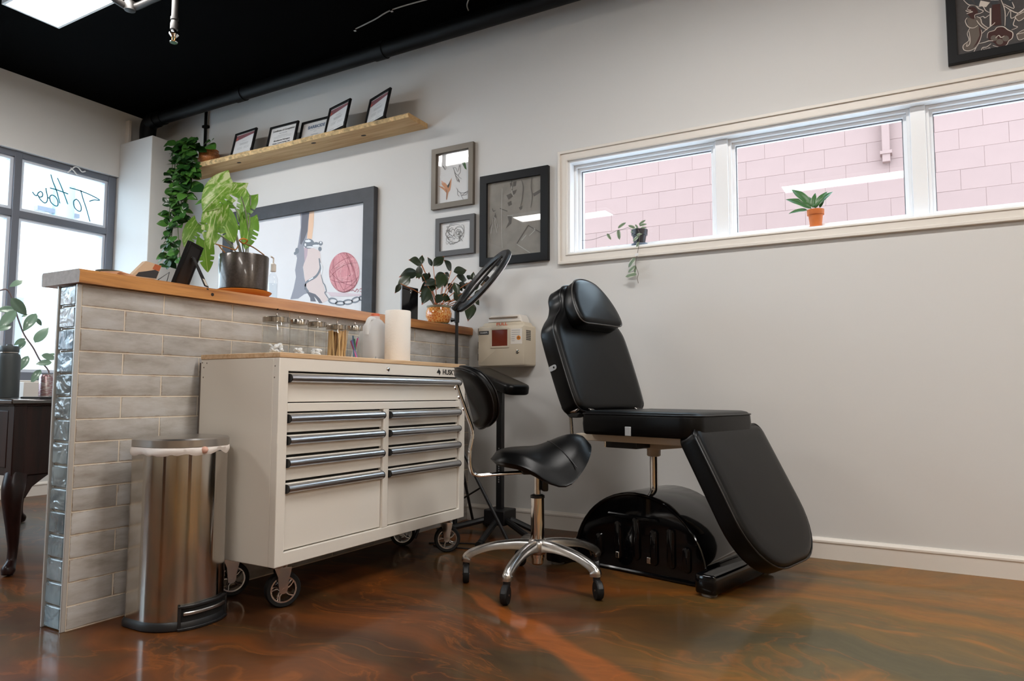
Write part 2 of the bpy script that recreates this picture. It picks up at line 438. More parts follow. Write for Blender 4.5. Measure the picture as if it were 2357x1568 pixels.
DOORM = wood('dark door', S(96, 62, 40), S(60, 38, 26), 2, 1, .4, rings=False)  # doors added on the unseen walls so the steel has something to reflect
for nm, mxd, lb in (('added_door_1', basis((-1.4, -4.0, 0), (1, 0, 0), (0, 0, 1), (0, 1, 0)), 'added dark wooden door behind the viewpoint, for the steel to reflect'), ('added_door_2', basis((2.6, .6, 0), (0, 1, 0), (0, 0, 1), (-1, 0, 0)), 'added dark wooden door in the unseen right-hand wall, for the steel to reflect')):
    dr = bpy.data.objects.new(nm, None); C.objects.link(dr); dr.location = mxd.translation; MW[nm] = Matrix.Translation(dr.location); tag(dr, lb, kind='structure')
    obj('door_leaf', bx(-.43, .43, .008, 2.05, .002, .035, mx=mxd), DOORM, dr, bevel=.003)
    fb_ = B(); rectframe(fb_, mxd, 1.02, 2.12, (.075, .075, .001, .07), 0, .045, cy=1.06); obj('door_frame', fb_, TRIM, dr, bevel=.003)
    for za_, zb_ in ((.2, .95), (1.1, 1.9)): obj('door_panel', bx(-.3, .3, za_, zb_, .035, .043, mx=mxd), DOORM, dr, bevel=.006)
    obj('door_handle', tb([mxd @ Vector((.36, 1.0, .035)), mxd @ Vector((.36, 1.0, .08)), mxd @ Vector((.26, 1.0, .08))], .010, 10), STEEL, dr, smooth=40)
# ---- clerestory window: three white sashes between two posts
win = bpy.data.objects.new('window_1', None); C.objects.link(win); win.location = ((OX0+OX1)/2, YW, OZ0); MW['window_1'] = Matrix.Translation(win.location)
tag(win, 'long high window of three white sashes in the right-hand wall', kind='structure')
bm = B()
rectframe(bm, onwall((OX0+OX1)/2, (OZ0+OZ1)/2), OX1-OX0, OZ1-OZ0, .012, -.2, -.001)
obj('jamb_liner', bm, VINYL, win)
posts = ((-.862, -.797), (.029, .092))
for a, b in posts: obj('mullion', bx(a, b, YW+.045, YW+.16, OZ0+.012, OZ1-.012), VINYL, win, bevel=.004)
for (a, b) in ((-1.678, -.862), (-.797, .029), (.092, .918)):
    cxm, cz, wd, hh = (a+b)/2, (OZ0+OZ1)/2, b-a, OZ1-OZ0-.024
    bm = B()
    rectframe(bm, onwall(cxm, cz), wd, hh, .014, -.155, -.06)
    rectframe(bm, onwall(cxm, cz), wd-.026, hh-.026, .016, -.145, -.085)
    f = obj('sash', bm, VINYL, win, bevel=.002)
    bm = B(); rectframe(bm, onwall(cxm, cz), wd-.058, hh-.058, .004, -.112, -.104); obj('gasket', bm, mat('grey gasket', S(120, 122, 128), .5), f)
    obj('pane', bx(a+.026, b-.026, YW+.110, YW+.114, cz-hh/2+.026, cz+hh/2-.026), GLASS, win)
bm = B()
rectframe(bm, onwall((OX0+OX1)/2, (OZ0+OZ1)/2), OX1-OX0+.116, OZ1-OZ0+.116, .058, 0, .012)
rectframe(bm, onwall((OX0+OX1)/2, (OZ0+OZ1)/2), OX1-OX0+.116, OZ1-OZ0+.116, .016, .012, .021)
rectframe(bm, onwall((OX0+OX1)/2, (OZ0+OZ1)/2), OX1-OX0+.020, OZ1-OZ0+.020, .010, .012, .017)
struct('trim_1', bm, TRIM, bevel=.003)

# ---- shop-front window: dark aluminium grid
AL = mat('bronze aluminium', S(112, 116, 126), .4, .3)
ALW = mat('light glazing bead', S(206, 214, 226), .4)
win2 = bpy.data.objects.new('window_2', None); C.objects.link(win2); win2.location = (XF, .35, FZ0); MW['window_2'] = Matrix.Translation(win2.location)
tag(win2, 'tall grey-framed shop-front window with transom lights, at the left', kind='structure')
XG = XF-.08
ys = [-2.6, -1.39, -.06, 1.27, 2.575, 3.305]
for i, yy in enumerate(ys):
    hw = .025 if 0 < i < 5 else .03
    yc = yy + (.03 if i == 0 else -.035 if i == 5 else 0)
    obj('mullion', bx(XG-.05, XG+.05, yc-hw, yc+hw, FZ0, FZ1), AL, win2, bevel=.003)
for za, zb in ((FZ0, FZ0+.06), (2.03, 2.08), (FZ1-.045, FZ1)):
    for i in range(5):
        obj('rail', bx(XG-.045, XG+.045, ys[i]+.02, ys[i+1]-.02, za, zb), AL, win2, bevel=.003)
for i in range(5):
    for za, zb in ((FZ0+.06, 2.03), (2.08, FZ1-.045)):
        ya, yb = ys[i]+.025, ys[i+1]-(.065 if i == 4 else .025)
        bm = B(); rectframe(bm, basis((XG, (ya+yb)/2, (za+zb)/2), (0, -1, 0), (0, 0, 1), (1, 0, 0)), yb-ya, zb-za, .022, -.025, .03)
        f = obj('glazing_bead', bm, ALW, win2)
        obj('pane', bx(XG-.004, XG, ya+.01, yb-.01, za+.01, zb-.01), GLASS, win2)
struct('trim_2', bx(XF-.02, XF+.05, -2.6, FY1-.005, FZ0-.03, FZ0), TRIM, bevel=.004)

# ---- tiled half wall
GROUT = mat('grout', S(226, 214, 196), .85, var=(40, .05))
TL = bpy.data.materials.new('grey glazed tile'); TL.use_nodes = True
t = NT(TL); p = t.n['Principled BSDF']
oi = t.a('ShaderNodeObjectInfo')
v = t.a('ShaderNodeVectorMath', {0: t.coords(), 1: oi.outputs['Location']}, operation='ADD')
v2 = t.a('ShaderNodeMapping', {0: v.outputs[0]}); v2.inputs[3].default_value = (1, .45, 1.6)
cl = t.ramp(t.noise(v2.outputs[0], 11, 6, .65), [(.32, S(156, 149, 140)), (.52, S(182, 178, 173)), (.7, S(196, 195, 194))])
# worn brown rim round each tile: from its own generated coordinates
ge = t.a('ShaderNodeTexCoord'); sx = t.a('ShaderNodeSeparateXYZ', {0: ge.outputs['Generated']})
def rimf(s, wdt):
    a = t.a('ShaderNodeMath', {0: s, 1: .5}, operation='SUBTRACT'); b_ = t.a('ShaderNodeMath', {0: a.outputs[0]}, operation='ABSOLUTE')
    return t.a('ShaderNodeMapRange', {0: b_.outputs[0], 1: .5-wdt, 2: .5}).outputs[0]
rim = t.a('ShaderNodeMath', {0: rimf(sx.outputs[1], .016), 1: rimf(sx.outputs[2], .06)}, operation='MAXIMUM')
rn = t.a('ShaderNodeMath', {0: rim.outputs[0], 1: t.ramp(t.noise(v.outputs[0], 26, 5, .7), [(.46, (0,)*3), (.66, (1,)*3)])}, operation='MULTIPLY')
cl = t.mix(rn.outputs[0], cl, S(134, 108, 78))
sh = t.a('ShaderNodeMapRange', {0: oi.outputs['Random'], 3: .9, 4: 1.06})
cl = t.mix(1.0, cl, sh.outputs[0], 'MULTIPLY')
t.c(cl, p.inputs['Base Color']); p.inputs['Roughness'].default_value = .3
bp = t.a('ShaderNodeBump', {'Strength': .2, 'Distance': .003, 'Height': t.noise(v.outputs[0], 14, 3)}); t.l.new(bp.outputs[0], p.inputs['Normal'])
GT = bpy.data.materials.new('sea glass tile'); GT.use_nodes = True
t = NT(GT); p = t.n['Principled BSDF']; oi = t.a('ShaderNodeObjectInfo')
v = t.a('ShaderNodeVectorMath', {0: t.coords(), 1: oi.outputs['Location']}, operation='ADD')
nz = t.noise(v.outputs[0], 9, 3, .5, .8)
t.c(t.ramp(nz, [(.3, S(70, 88, 96)), (.7, S(132, 150, 156))]), p.inputs['Base Color'])
p.inputs['Roughness'].default_value = .05; p.inputs['Coat Weight'].default_value = 1; p.inputs['Specular IOR Level'].default_value = .8
bp = t.a('ShaderNodeBump', {'Strength': .9, 'Distance': .02, 'Height': t.noise(v.outputs[0], 17, 2, .5, .6)}); t.l.new(bp.outputs[0], p.inputs['Normal'])
PX0, PX1, PY0, PZ = -2.480, -2.360, 1.275, 1.112
part = struct('wall_partition', bx(PX0+.010, PX1-.0022, PY0+.012, YW, 0, PZ), GROUT)
tag(part, 'low half wall faced in long grey tiles with glass tiles on its end')
cache = {}
def tile(x, ya, yb, za, zb):
    key = (round(yb-ya, 3), round(zb-za, 3))
    if key not in cache:
        b = bx(0, .012, -(yb-ya)/2, (yb-ya)/2, -(zb-za)/2, (zb-za)/2); bmesh.ops.recalc_face_normals(b, faces=b.faces[:])
        bmesh.ops.bevel(b, geom=[e for e in b.edges if all(v.co.x > .006 for v in e.verts)], offset=.0014, segments=2, profile=.6, affect='EDGES')
        me = bpy.data.meshes.new('tile'); b.to_mesh(me); b.free(); me.materials.append(TL); finish(me, 40); cache[key] = me
    o = bpy.data.objects.new('tile', cache[key]); C.objects.link(o); o.parent = part
    o.location = (x-.012+random.uniform(-.0008, .0008), (ya+yb)/2, (za+zb)/2); return o
random.seed(4)
G = .0024
for r_ in range(15):
    zb = PZ if r_ == 0 else 1.041-.0742*(r_-1); za = max(.002, 1.041-.0742*r_)
    edges = [PY0+.012]; y = 1.580 if r_ % 2 == 0 else 1.435
    while y < YW-.02: edges.append(y); y += .2965
    edges.append(YW)
    for a, b in zip(edges, edges[1:]): tile(PX1, a+G, b-G, za+G, zb-G)
me = None
for r_ in range(15):
    zb = PZ if r_ == 0 else 1.041-.0742*(r_-1); za = max(.002, 1.041-.0742*r_)
    b = bx(PX0+.013, PX1-.013, PY0, PY0+.012, za+G, zb-G); bmesh.ops.recalc_face_normals(b, faces=b.faces[:])
    bmesh.ops.bevel(b, geom=[e for e in b.edges if all(v.co.y < PY0+.006 for v in e.verts)], offset=.005, segments=3, affect='EDGES')
    zc = (za+zb)/2
    for q in b.verts: q.co -= Vector(((PX0+PX1)/2, PY0, zc))
    o = obj('glass_tile', b, GT, part, smooth=50); o.location = ((PX0+PX1)/2, PY0, zc)
for xx in (PX0, PX1-.009):
    obj('edge_trim', bx(xx, xx+.009, PY0-.003, PY0+.012, 0, PZ), mat('satin edge trim', S(196, 194, 190), .35, .35), part, bevel=.002)

# ---- outside: painted block wall across the alley, street side of the shop front
PINK = mat('pink masonry paint', S(141, 112, 105), .8, var=(2, .05), bump=(40, .3))
struct('ground', bx(-40, 12, -25, 16, -.4, -.13), mat('pale concrete', S(214, 212, 210), .85, var=(.6, .06)))
ext = struct('wall_outside', bx(-12, 9, 8.03, 8.3, -.13, 4.7), PINK)
tag(ext, 'pink painted block wall across the alley')
bme = B(); box(bme, -.2012, .2012, 0, .03, -.1008, .1008); bmesh.ops.recalc_face_normals(bme, faces=bme.faces[:])
bmesh.ops.bevel(bme, geom=bme.edges[:], offset=.0012, segments=1, affect='EDGES')
blk = bpy.data.meshes.new('block'); bme.to_mesh(blk); bme.free(); blk.materials.append(PINK)
for r_ in range(9):
    for k in range(21):
        o = bpy.data.objects.new('block', blk); C.objects.link(o); o.parent = ext
        o.location = (-5.6+.405*k+(.2025 if r_ % 2 else 0), 8.0265+random.uniform(-.001, .001), 2.25+.204*r_)
ds = thing('downspout', 'pink painted square downspout stub on the alley wall', 'pipe', (-.15, 8.0, 3.1))
obj('pipe', bx(-.193, -.120, 7.93, 8.0, 3.12, 4.7), PINK, ds, bevel=.006)
obj('bracket', bx(-.212, -.102, 7.92, 8.025, 3.20, 3.235), PINK, ds, bevel=.003)

# street seen through the shop front
fac = mat('pale stucco', S(214, 206, 200), .85, var=(1, .06)); rf = mat('weathered shingle', S(168, 166, 170), .8); dk = mat('dark street window', S(120, 128, 138), .2)
bl = thing('building', 'pale stucco house with stepped gable across the street', 'building', (-17, 10, -.13))
b = B(); box(b, -21, -17, 6.5, 13, -.13, 4.2); obj('wall', b, fac, bl)
b = B(); layers(b, [(6.5, 4.2), (13, 4.2), (13, 5.6), (10.6, 7.4), (9.8, 7.4), (9.2, 6.2), (8.2, 6.0), (7.6, 4.9)], [(0, 0), (0, 3.8)], basis((-17.05, 0, 0), (0, 1, 0), (0, 0, 1), (-1, 0, 0))); obj('gable', b, rf, bl)
for yy in (7.6, 9.6, 11.6):
    w_ = obj('window', bx(-17.04, -16.98, yy-.5, yy+.5, 1.2, 2.9), TRIM, bl); obj('pane', bx(-16.985, -16.97, yy-.42, yy+.42, 1.28, 2.82), dk, w_)
bl2 = thing('building', 'long low pale brick building at the far side of the street', 'building', (-22, -4, -.13))
obj('wall', bx(-26, -22, -14, 6, -.13, 3.6), mat('pale brick', S(210, 190, 182), .85, var=(6, .08)), bl2)
obj('parapet', bx(-26.1, -21.9, -14.1, 6.1, 3.6, 3.8), fac, bl2)
for k in range(6): obj('window', bx(-22.02, -21.97, -12.5+3*k, -11+3*k, .9, 2.6), dk, bl2)
po = thing('utility_pole', 'slim grey utility pole with transformer on the street', 'pole', (-10.2, 5.05, -.13))
obj('pole', tb([(-10.2, 5.05, -.13), (-10.2, 5.05, 9)], .032, 10), mat('weathered pole', S(190, 196, 200), .8), po, smooth=40)
obj('transformer', lt([(.0, 3.1), (.13, 3.1), (.14, 3.3), (.14, 3.62), (.05, 3.7), (0, 3.7)], (-10.2, 5.25, 0), 16), mat('transformer grey', S(150, 176, 186), .5), po, smooth=40)
obj('bracket', bx(-10.25, -10.15, 4.9, 5.45, 3.2, 3.26), AL, po)

# ---- ceiling: light panels, drain pipe, sprinkler, cable
PAN = mat('lit diffuser', (1, .968, .93, 1), .4, emit=PANEL); PFR = mat('white lamp frame', S(228, 228, 228), .4)
def panel(x, y, label):
    pn = thing('ceiling_light_panel', label, 'light', (x+.6, y+.15, ZC), group='ceiling light panels')
    b = B(); rectframe(b, basis((x+.6, y+.15, ZC), (1, 0, 0), (0, -1, 0), (0, 0, -1)), 1.22, .32, .016, .015, .055); obj('frame', b, PFR, pn, bevel=.002)
    obj('diffuser', bx(x+.002, x+1.198, y+.002, y+.298, ZC-.048, ZC-.043), PAN, pn)
    obj('back_box', bx(x+.05, x+1.15, y+.05, y+.25, ZC-.04, ZC), PFR, pn)
panel(-4.54, 1.953, 'flat white light panel on the black ceiling, top left corner')
panel(-1.18, 1.88, 'flat white light panel above the treatment chair')
panel(-4.42, -.83, 'flat white light panel above the front of the office')
panel(-1.18, -.83, 'flat white light panel over the near end of the room')
panel(1.30, 1.88, 'flat white light panel near the right wall, far row')
panel(1.30, -.83, 'flat white light panel near the right wall, near row')
dp = thing('drain_pipe', 'black cast iron drain pipe running along the top of the wall', 'pipe', (-3.6, 3.42, 2.985))
obj('pipe', tb([(-5.36, 3.42, 2.985), (2.5, 3.42, 2.985)], .05, 20), BLACKPIPE, dp, smooth=40)
obj('elbow', tb(curve([(-5.30, 3.42, 2.985), (-5.38, 3.42, 2.975), (-5.42, 3.42, 2.93), (-5.42, 3.42, 2.78)], 6), .062, 18), BLACKPIPE, dp, smooth=40)
for xx in (-5.26, -4.3, -2.95, -.6): obj('coupling', tb([(xx-.045, 3.42, 2.985), (xx+.045, 3.42, 2.985)], .056, 20), BLACKPIPE, dp, smooth=40)
for xx in (-4.9, -2.0, .3): obj('hanger', tb([(xx, 3.42, ZC), (xx, 3.42, 3.0)], .006, 6), BLACKPIPE, dp)
cv_ = thing('conduit', 'thin black conduit down the wall beside the chase', 'pipe', (-4.92, 3.59, 2.5))
obj('pipe', tb([(-4.92, 3.59, 2.56), (-4.92, 3.59, ZC)], .012, 8), BLACKPIPE, cv_, smooth=40)
obj('strap', bx(-4.945, -4.895, 3.575, YW, 2.9, 2.92), BLACKPIPE, cv_)
SPRP = mat('painted sprinkler pipe', S(34, 31, 29), .5)
sp = thing('sprinkler', 'sprinkler pipe with a brass-and-chrome head hanging from the ceiling', 'sprinkler', (-3.5, 2.33, ZC))
hx, hy = -3.495, 2.33
obj('drop_pipe', tb([(hx, hy, 3.04), (hx, hy, 2.81)], .017, 14), SPRP, sp, smooth=40)
obj('coupling', lt([(.021, 2.765), (.021, 2.80), (.017, 2.815), (.021, 2.82), (.021, 2.835)], (hx, hy, 0), 14), SPRP, sp, smooth=30)
obj('branch_pipe', tb(curve([(hx, hy, 3.0), (-3.70, 2.315, 2.985), (-3.83, 2.30, 2.975), (-3.86, 2.24, 2.975), (-3.80, 2.05, 2.985), (-3.74, 1.85, 3.0)], 5), .02, 12), SPRP, sp, smooth=40)
obj('elbow', lt([(.0, -.035), (.03, -.025), (.033, 0), (.03, .025), (0, .035)], (-3.845, 2.285, 2.975), 14), SPRP, sp, smooth=40)
hd = obj('sprinkler_head', lt([(.014, 2.72), (.026, 2.735), (.026, 2.742), (.015, 2.75), (.014, 2.765)], (hx, hy, 0), 16), CHROME, sp, smooth=30)
obj('deflector', lt([(.0, 2.690), (.020, 2.690), (.022, 2.694), (.0, 2.696)], (hx, hy, 0), 16), CHROME, hd, smooth=30)
obj('frame_arm', tb([(hx-.014, hy, 2.735), (hx-.012, hy, 2.71), (hx, hy, 2.695), (hx+.012, hy, 2.71), (hx+.014, hy, 2.735)], .003, 6), mat('brass', S(190, 130, 70), .3, 1), hd, smooth=40)
cb = thing('ceiling_cable', 'thin grey cable clipped along the black ceiling', 'cable', (-2.6, 3.18, ZC))
CBL = mat('grey cable', S(150, 146, 140), .5)
obj('cable', tb(curve([(-3.0, 3.235, 3.062), (-2.8, 3.19, 3.05), (-2.65, 3.17, 3.06), (-2.4, 3.18, 3.058), (-2.1, 3.22, 3.06)], 6), .004, 6), CBL, cb, smooth=40)
obj('cable_loop', tb(curve([(-2.25, 3.40, 3.06), (-2.22, 3.34, 3.055), (-2.17, 3.29, 3.062), (-2.12, 3.25, 3.062)], 6), .004, 6), CBL, cb, smooth=40)
for q in ((-3.0, 3.235), (-2.65, 3.17)): obj('clip', bx(q[0]-.008, q[0]+.008, q[1]-.008, q[1]+.008, 3.05, ZC), CHROME, cb)
# ================================================================== furniture
# ---- wooden cap of the half wall
OAK = wood('oiled fir', S(206, 146, 82), S(136, 78, 32), 1, 1.0, .4, tint=S(226, 178, 150))
END = mat('grey end grain', S(184, 181, 180), .8, var=(45, .14), bump=(120, .5))
cap = thing('counter_cap', 'thick oiled wood plank capping the tiled half wall', 'counter', (-2.45, 2.44, 1.112))
bm = B(); n = 60; rows = []
random.seed(2)
for i in range(n+1):
    y = 1.262+(YW-1.264)*i/n; j = mnoise.noise(Vector((y*3, 0, 0)))*.004; k = mnoise.noise(Vector((y*2, 5, 0)))*.003
    rows.append([bm.verts.new(q) for q in ((-2.335+j, y, 1.114), (-2.333+j, y, 1.150), (-2.340+j*.5, y, 1.160+k), (-2.556, y, 1.160), (-2.562, y, 1.152), (-2.560, y, 1.114))])
for a, b in zip(rows, rows[1:]):
    for q in range(6): bm.faces.new((a[q], a[(q+1) % 6], b[(q+1) % 6], b[q]))
f1 = bm.faces.new(rows[0][::-1]); f1.material_index = 1; bm.faces.new(rows[-1])
obj('plank', bm, [OAK, END], cap, smooth=25)
KN = mat('dark knot', S(40, 30, 26), .7)
for u, v, r_ in ((478, 667, .0055), (489, 678, .0085), (640, 712, .004)):
    q = at(u, v, 0, -2.3335); obj('knot', lt([(0, -.004), (r_, -.004), (r_*.8, .0008), (0, .0012)], (0, 0, 0), 10, mx=basis((-2.3335, q.y, q.z), (0, 1, 0), (0, 0, 1), (1, 0, 0))), KN, cap, smooth=40)

# ---- white rolling tool cabinet
ENAM = mat('white enamel', S(233, 227, 217), .33, coat=.2, coat_r=.15)
GAP = mat('drawer bay shadow black', (.004, .004, .004, 1), .8)
BAR = mat('brushed drawer pull', (.62, .62, .64, 1), .28, 1)
cx0, cx1, cy0, cy1, cz0, cz1 = -2.335, -1.913, 1.722, 2.890, .160, .882
cab = thing('tool_cabinet', 'white rolling tool cabinet with chrome drawer pulls and a wooden top', 'cabinet', (-2.12, 2.306, 0))
bm = B(); box(bm, cx0, cx1-.03, cy0, cy1, cz0, cz1)
obj('body', bm, ENAM, cab, bevel=.003)
fx = basis((cx1, (cy0+cy1)/2, (cz0+cz1)/2), (0, 1, 0), (0, 0, 1), (1, 0, 0))
bm = B(); rectframe(bm, fx, cy1-cy0, cz1-cz0, (.042, .045, .046, .047), -.0299, 0)
obj('front_frame', bm, ENAM, cab, bevel=.0025)
obj('drawer_bay', bx(cx1-.0298, cx1-.024, cy0+.04, cy1-.043, cz0+.045, cz1-.046), GAP, cab)
obj('rail', bx(cx1-.028, cx1-.0005, cy0+.042, cy1-.045, .692, .722), ENAM, cab, bevel=.002)
obj('stile', bx(cx1-.028, cx1-.0005, 2.283, 2.317, cz0+.046, .692), ENAM, cab, bevel=.002)
def drawer(ya, yb, za, zb):
    d = obj('drawer', bx(cx1-.026, cx1-.010, ya+.003, yb-.003, za+.004, zb-.006), ENAM, cab, bevel=.002)
    h = .030; sec = []
    for k in range(9): a_ = math.pi*(-.5+k/8); sec.append((math.cos(a_)*.017, math.sin(a_)*h/2))
    sec += [(-.012, h/2), (-.012, -h/2)]
    b_ = B(); z_ = zb-.010-h/2
    A = [b_.verts.new((cx1-.002+x, ya+.006, z_+z)) for x, z in sec]; E_ = [b_.verts.new((cx1-.002+x, yb-.006, z_+z)) for x, z in sec]
    for k in range(len(sec)): b_.faces.new((A[k], A[(k+1) % len(sec)], E_[(k+1) % len(sec)], E_[k]))
    b_.faces.new(A[::-1]); b_.faces.new(E_)
    obj('pull', b_, BAR, d, smooth=40)
    for yy in (ya+.0035, yb-.006):
        b_ = B(); A = [b_.verts.new((cx1-.002+x*1.06, yy, z_+z*1.06)) for x, z in sec]; E_ = [b_.verts.new((cx1-.002+x*1.06, yy+.003, z_+z*1.06)) for x, z in sec]
        for k in range(len(sec)): b_.faces.new((A[k], A[(k+1) % len(sec)], E_[(k+1) % len(sec)], E_[k]))
        b_.faces.new(A[::-1]); b_.faces.new(E_); obj('pull_end_cap', b_, BLACKPLASTIC, d)
drawer(cy0+.042, cy1-.045, .722, .835)
zs = [.692, .615, .536, .447, .206]
for ya, yb in ((cy0+.042, 2.283), (2.317, cy1-.045)):
    for a, b in zip(zs, zs[1:]): drawer(ya, yb, b, a)
BUTCHER = wood('bamboo top', S(226, 196, 160), S(196, 156, 112), 1, 1.4, .45, stretch=22, rings=False)
obj('worktop', bx(cx0, cx1+.002, cy0-.002, cy1+.002, cz1, .900), BUTCHER, cab, bevel=.002)
lk = obj('lock', lt([(.0, .006), (.006, .006), (.009, .004), (.011, 0), (.011, -.002)], (0, 0, 0), 16, mx=basis((cx1, 2.304, .858), (0, 1, 0), (0, 0, 1), (1, 0, 0))), CHROME, cab, smooth=40)
obj('keyhole', bx(cx1+.0055, cx1+.0068, 2.3025, 2.3055, .8535, .8625), GAP, lk)
badge = obj('badge', text_mesh('HUSKY', .034, basis((cx1+.0003, 2.752, .8565), (0, 1, 0), (0, 0, 1), (1, 0, 0)), .001, bold=.0007, sx=1.0), mat('badge black', (.012, .012, .012, 1), .4), cab)
bm = B()
hd = [(-.016, -.002), (-.008, .007), (-.004, .010), (-.001, .018), (.003, .010), (.010, .006), (.014, -.001), (.010, -.008), (.004, -.015), (.002, -.006), (-.004, -.003), (-.008, -.006)]
layers(bm, [(y, z) for y, z in hd], [(0, 0), (0, .001)], basis((cx1+.0003, 2.668, .8565), (0, 1, 0), (0, 0, 1), (1, 0, 0)))
obj('badge_emblem', bm, MATS['badge black'], badge)
for x_, z_ in ((cx0+.008, .870), (cx0+.034, .868), (cx0+.017, .852), (cx0+.016, .815), (cx1-.022, .852), (cx1-.024, .812)):
    obj('rivet', lt([(0, .0008), (.0022, .0008), (.003, 0)], (0, 0, 0), 8, mx=basis((x_, cy0, z_), (1, 0, 0), (0, 0, 1), (0, -1, 0))), mat('rivet grey', S(120, 108, 96), .5), cab)
obj('back_gap_strip', bx(cx0-.012, cx0, cy0+.004, cy0+.02, .3, .87), mat('grey gap strip', S(110, 100, 92), .7), cab)  # grey strip filling the gap between cabinet back and tiles
def caster(x, y, ang, rear=False):
    c = B(); box(c, x-.045, x+.045, y-.045, y+.045, .152, .160); lathe(c, [(.030, .140), (.034, .152)], (x, y, 0), 16)
    cs = obj('caster', c, STEEL, cab, smooth=30)
    ca, sa = math.cos(ang), math.sin(ang); ax = Vector((ca, sa, 0)); tn = Vector((-sa, ca, 0)); cen = Vector((x, y, .063)) + tn*.022
    for s in (-1, 1):
        b_ = B(); o_ = [(-.030, .142), (.030, .142), (.026, .118), (.019, .09), (.017, .063), (.010, .052), (-.002, .050), (-.012, .056), (-.014, .075), (-.018, .11)]
        layers(b_, o_, [(0, -.0025), (0, .0025)], basis(Vector((x, y, 0))+ax*(s*.027)+tn*.016, tn, (0, 0, 1), ax)); obj('fork', b_, CHROME, cs, bevel=.001)
    mxw = basis(cen, tn, (0, 0, 1), ax)
    obj('tyre', lt([(.046, -.017), (.058, -.018), (.062, -.012), (.062, .012), (.058, .018), (.046, .017), (.046, -.017)], (0, 0, 0), 28, cap=False, mx=mxw), RUBBER, cs, smooth=40)
    b_ = lt([(.041, -.016), (.047, -.0165), (.047, .0165), (.041, .016), (.041, -.016)], (0, 0, 0), 28, cap=False, mx=mxw)
    for k in range(5):
        a_ = 2*math.pi*k/5+.3; d_ = (tn*math.cos(a_)+Vector((0, 0, 1))*math.sin(a_)); e_ = (tn*math.cos(a_+.35)+Vector((0, 0, 1))*math.sin(a_+.35))
        for s in (-1, 1): tube(b_, [cen+ax*(s*.014)+d_*.006, cen+ax*(s*.013)+(d_*.6+e_*.4)*.026, cen+ax*(s*.012)+e_*.043], [.006, .004, .005], 6)
    tube(b_, [cen-ax*.030, cen+ax*.030], .009, 12)
    obj('hub', b_, CHROME, cs, smooth=40)
caster(-1.985, 1.80, R(-28)); caster(-2.255, 1.80, R(-28)); caster(-1.985, 2.815, R(-50)); caster(-2.255, 2.815, R(-50))

# ---- steel step bin
SS = mat('brushed stainless steel', (.52, .49, .45, 1), .11, 1, aniso=.8)
SSL = mat('stainless lid', (.50, .48, .46, 1), .3, 1)
bin_ = thing('step_bin', 'brushed steel pedal bin with white liner, beside the cabinet', 'bin', (-2.157, 1.551, 0))
bout = rrect(-2.272, -2.042, 1.412, 1.690, 0, 14, rs=[.125, .03, .03, .125])
I4 = Matrix.Identity(4)
bm = B(); layers(bm, bout, [(0, .028), (0, .562)], I4); obj('body', bm, SS, bin_, smooth=30)
bm = B(); layers(bm, bout, [(-.004, 0), (-.008, .004), (-.008, .020), (-.002, .029)], I4); obj('base_ring', bm, BLACKPLASTIC, bin_, smooth=40)
bm = B(); layers(bm, bout, [(.004, .578), (-.002, .580), (-.002, .602), (.003, .607), (.014, .609)], I4); obj('lid', bm, SSL, bin_, smooth=30)
bm = B(); layers(bm, bout, [(.006, .560), (.006, .579)], I4); obj('inner_rim', bm, BLACKPLASTIC, bin_, smooth=30)
dense = []
for i in range(len(bout)):
    a, b = Vector(bout[i]), Vector(bout[(i+1) % len(bout)]); k = max(1, int((b-a).length/.006))
    for j in range(k): dense.append(tuple(a+(b-a)*(j/k)))
bm = B(); rings = []; nn = len(dense)
for lv, (d, z) in enumerate(((.004, .580), (-.002, .577), (-.005, .569), (-.003, .560), (-.001, .556))):
    ring = []
    for i, (x, y) in enumerate(inset(dense, d)):
        q = mnoise.noise(Vector((x*60, y*60, lv*.8))); q2 = mnoise.noise(Vector((x*23, y*23, 3+lv*.2)))
        nx, ny = (x+2.157), (y-1.551); l_ = math.hypot(nx, ny)
        ring.append(bm.verts.new((x+nx/l_*(q*.003*(lv > 0)), y+ny/l_*(q*.003*(lv > 0)), z+(q2*.010+q*.004)*(lv > 1))))
    rings.append(ring)
for a, b in zip(rings, rings[1:]):
    for j in range(nn): bm.faces.new((a[j], a[(j+1) % nn], b[(j+1) % nn], b[j]))
obj('bag_liner', bm, mat('white bin bag', S(228, 220, 214), .45), bin_, smooth=60)
bm = lt([(0, -.012), (.008, -.010), (.012, 0), (.008, .009), (0, .011)], (-2.040, 1.530, .570), 12)
obj('crumpled_tissue', bm, mat('pink tissue', S(226, 176, 158), .7, bump=(90, 1)), bin_, smooth=60)
front = [q for q in inset(bout, 0) if q[0] > -2.10 and 1.46 < q[1] < 1.645]
front = curve([(x, y, 0) for x, y in sorted(front, key=lambda q: q[1])], 3); cc = Vector((-2.157, 1.551, 0))
def band(pts, d0, d1, z0, z1, mt, name, par, bev=0):
    b_ = B(); rr_ = []
    for q in pts:
        nrm = (q-cc); nrm.z = 0; nrm.normalize(); a_ = q+nrm*d0; c2 = q+nrm*d1
        rr_.append([b_.verts.new((a_.x, a_.y, z0)), b_.verts.new((c2.x, c2.y, z0)), b_.verts.new((c2.x, c2.y, z1)), b_.verts.new((a_.x, a_.y, z1))])
    for a_, c2 in zip(rr_, rr_[1:]):
        for k in range(4): b_.faces.new((a_[k], a_[(k+1) % 4], c2[(k+1) % 4], c2[k]))
    b_.faces.new(rr_[0][::-1]); b_.faces.new(rr_[-1])
    return obj(name, b_, mt, par, bevel=bev)
ph = band(front, -.004, .004, .004, .074, mat('dark pedal recess', (.003, .003, .003, 1), .7), 'pedal_housing', bin_)
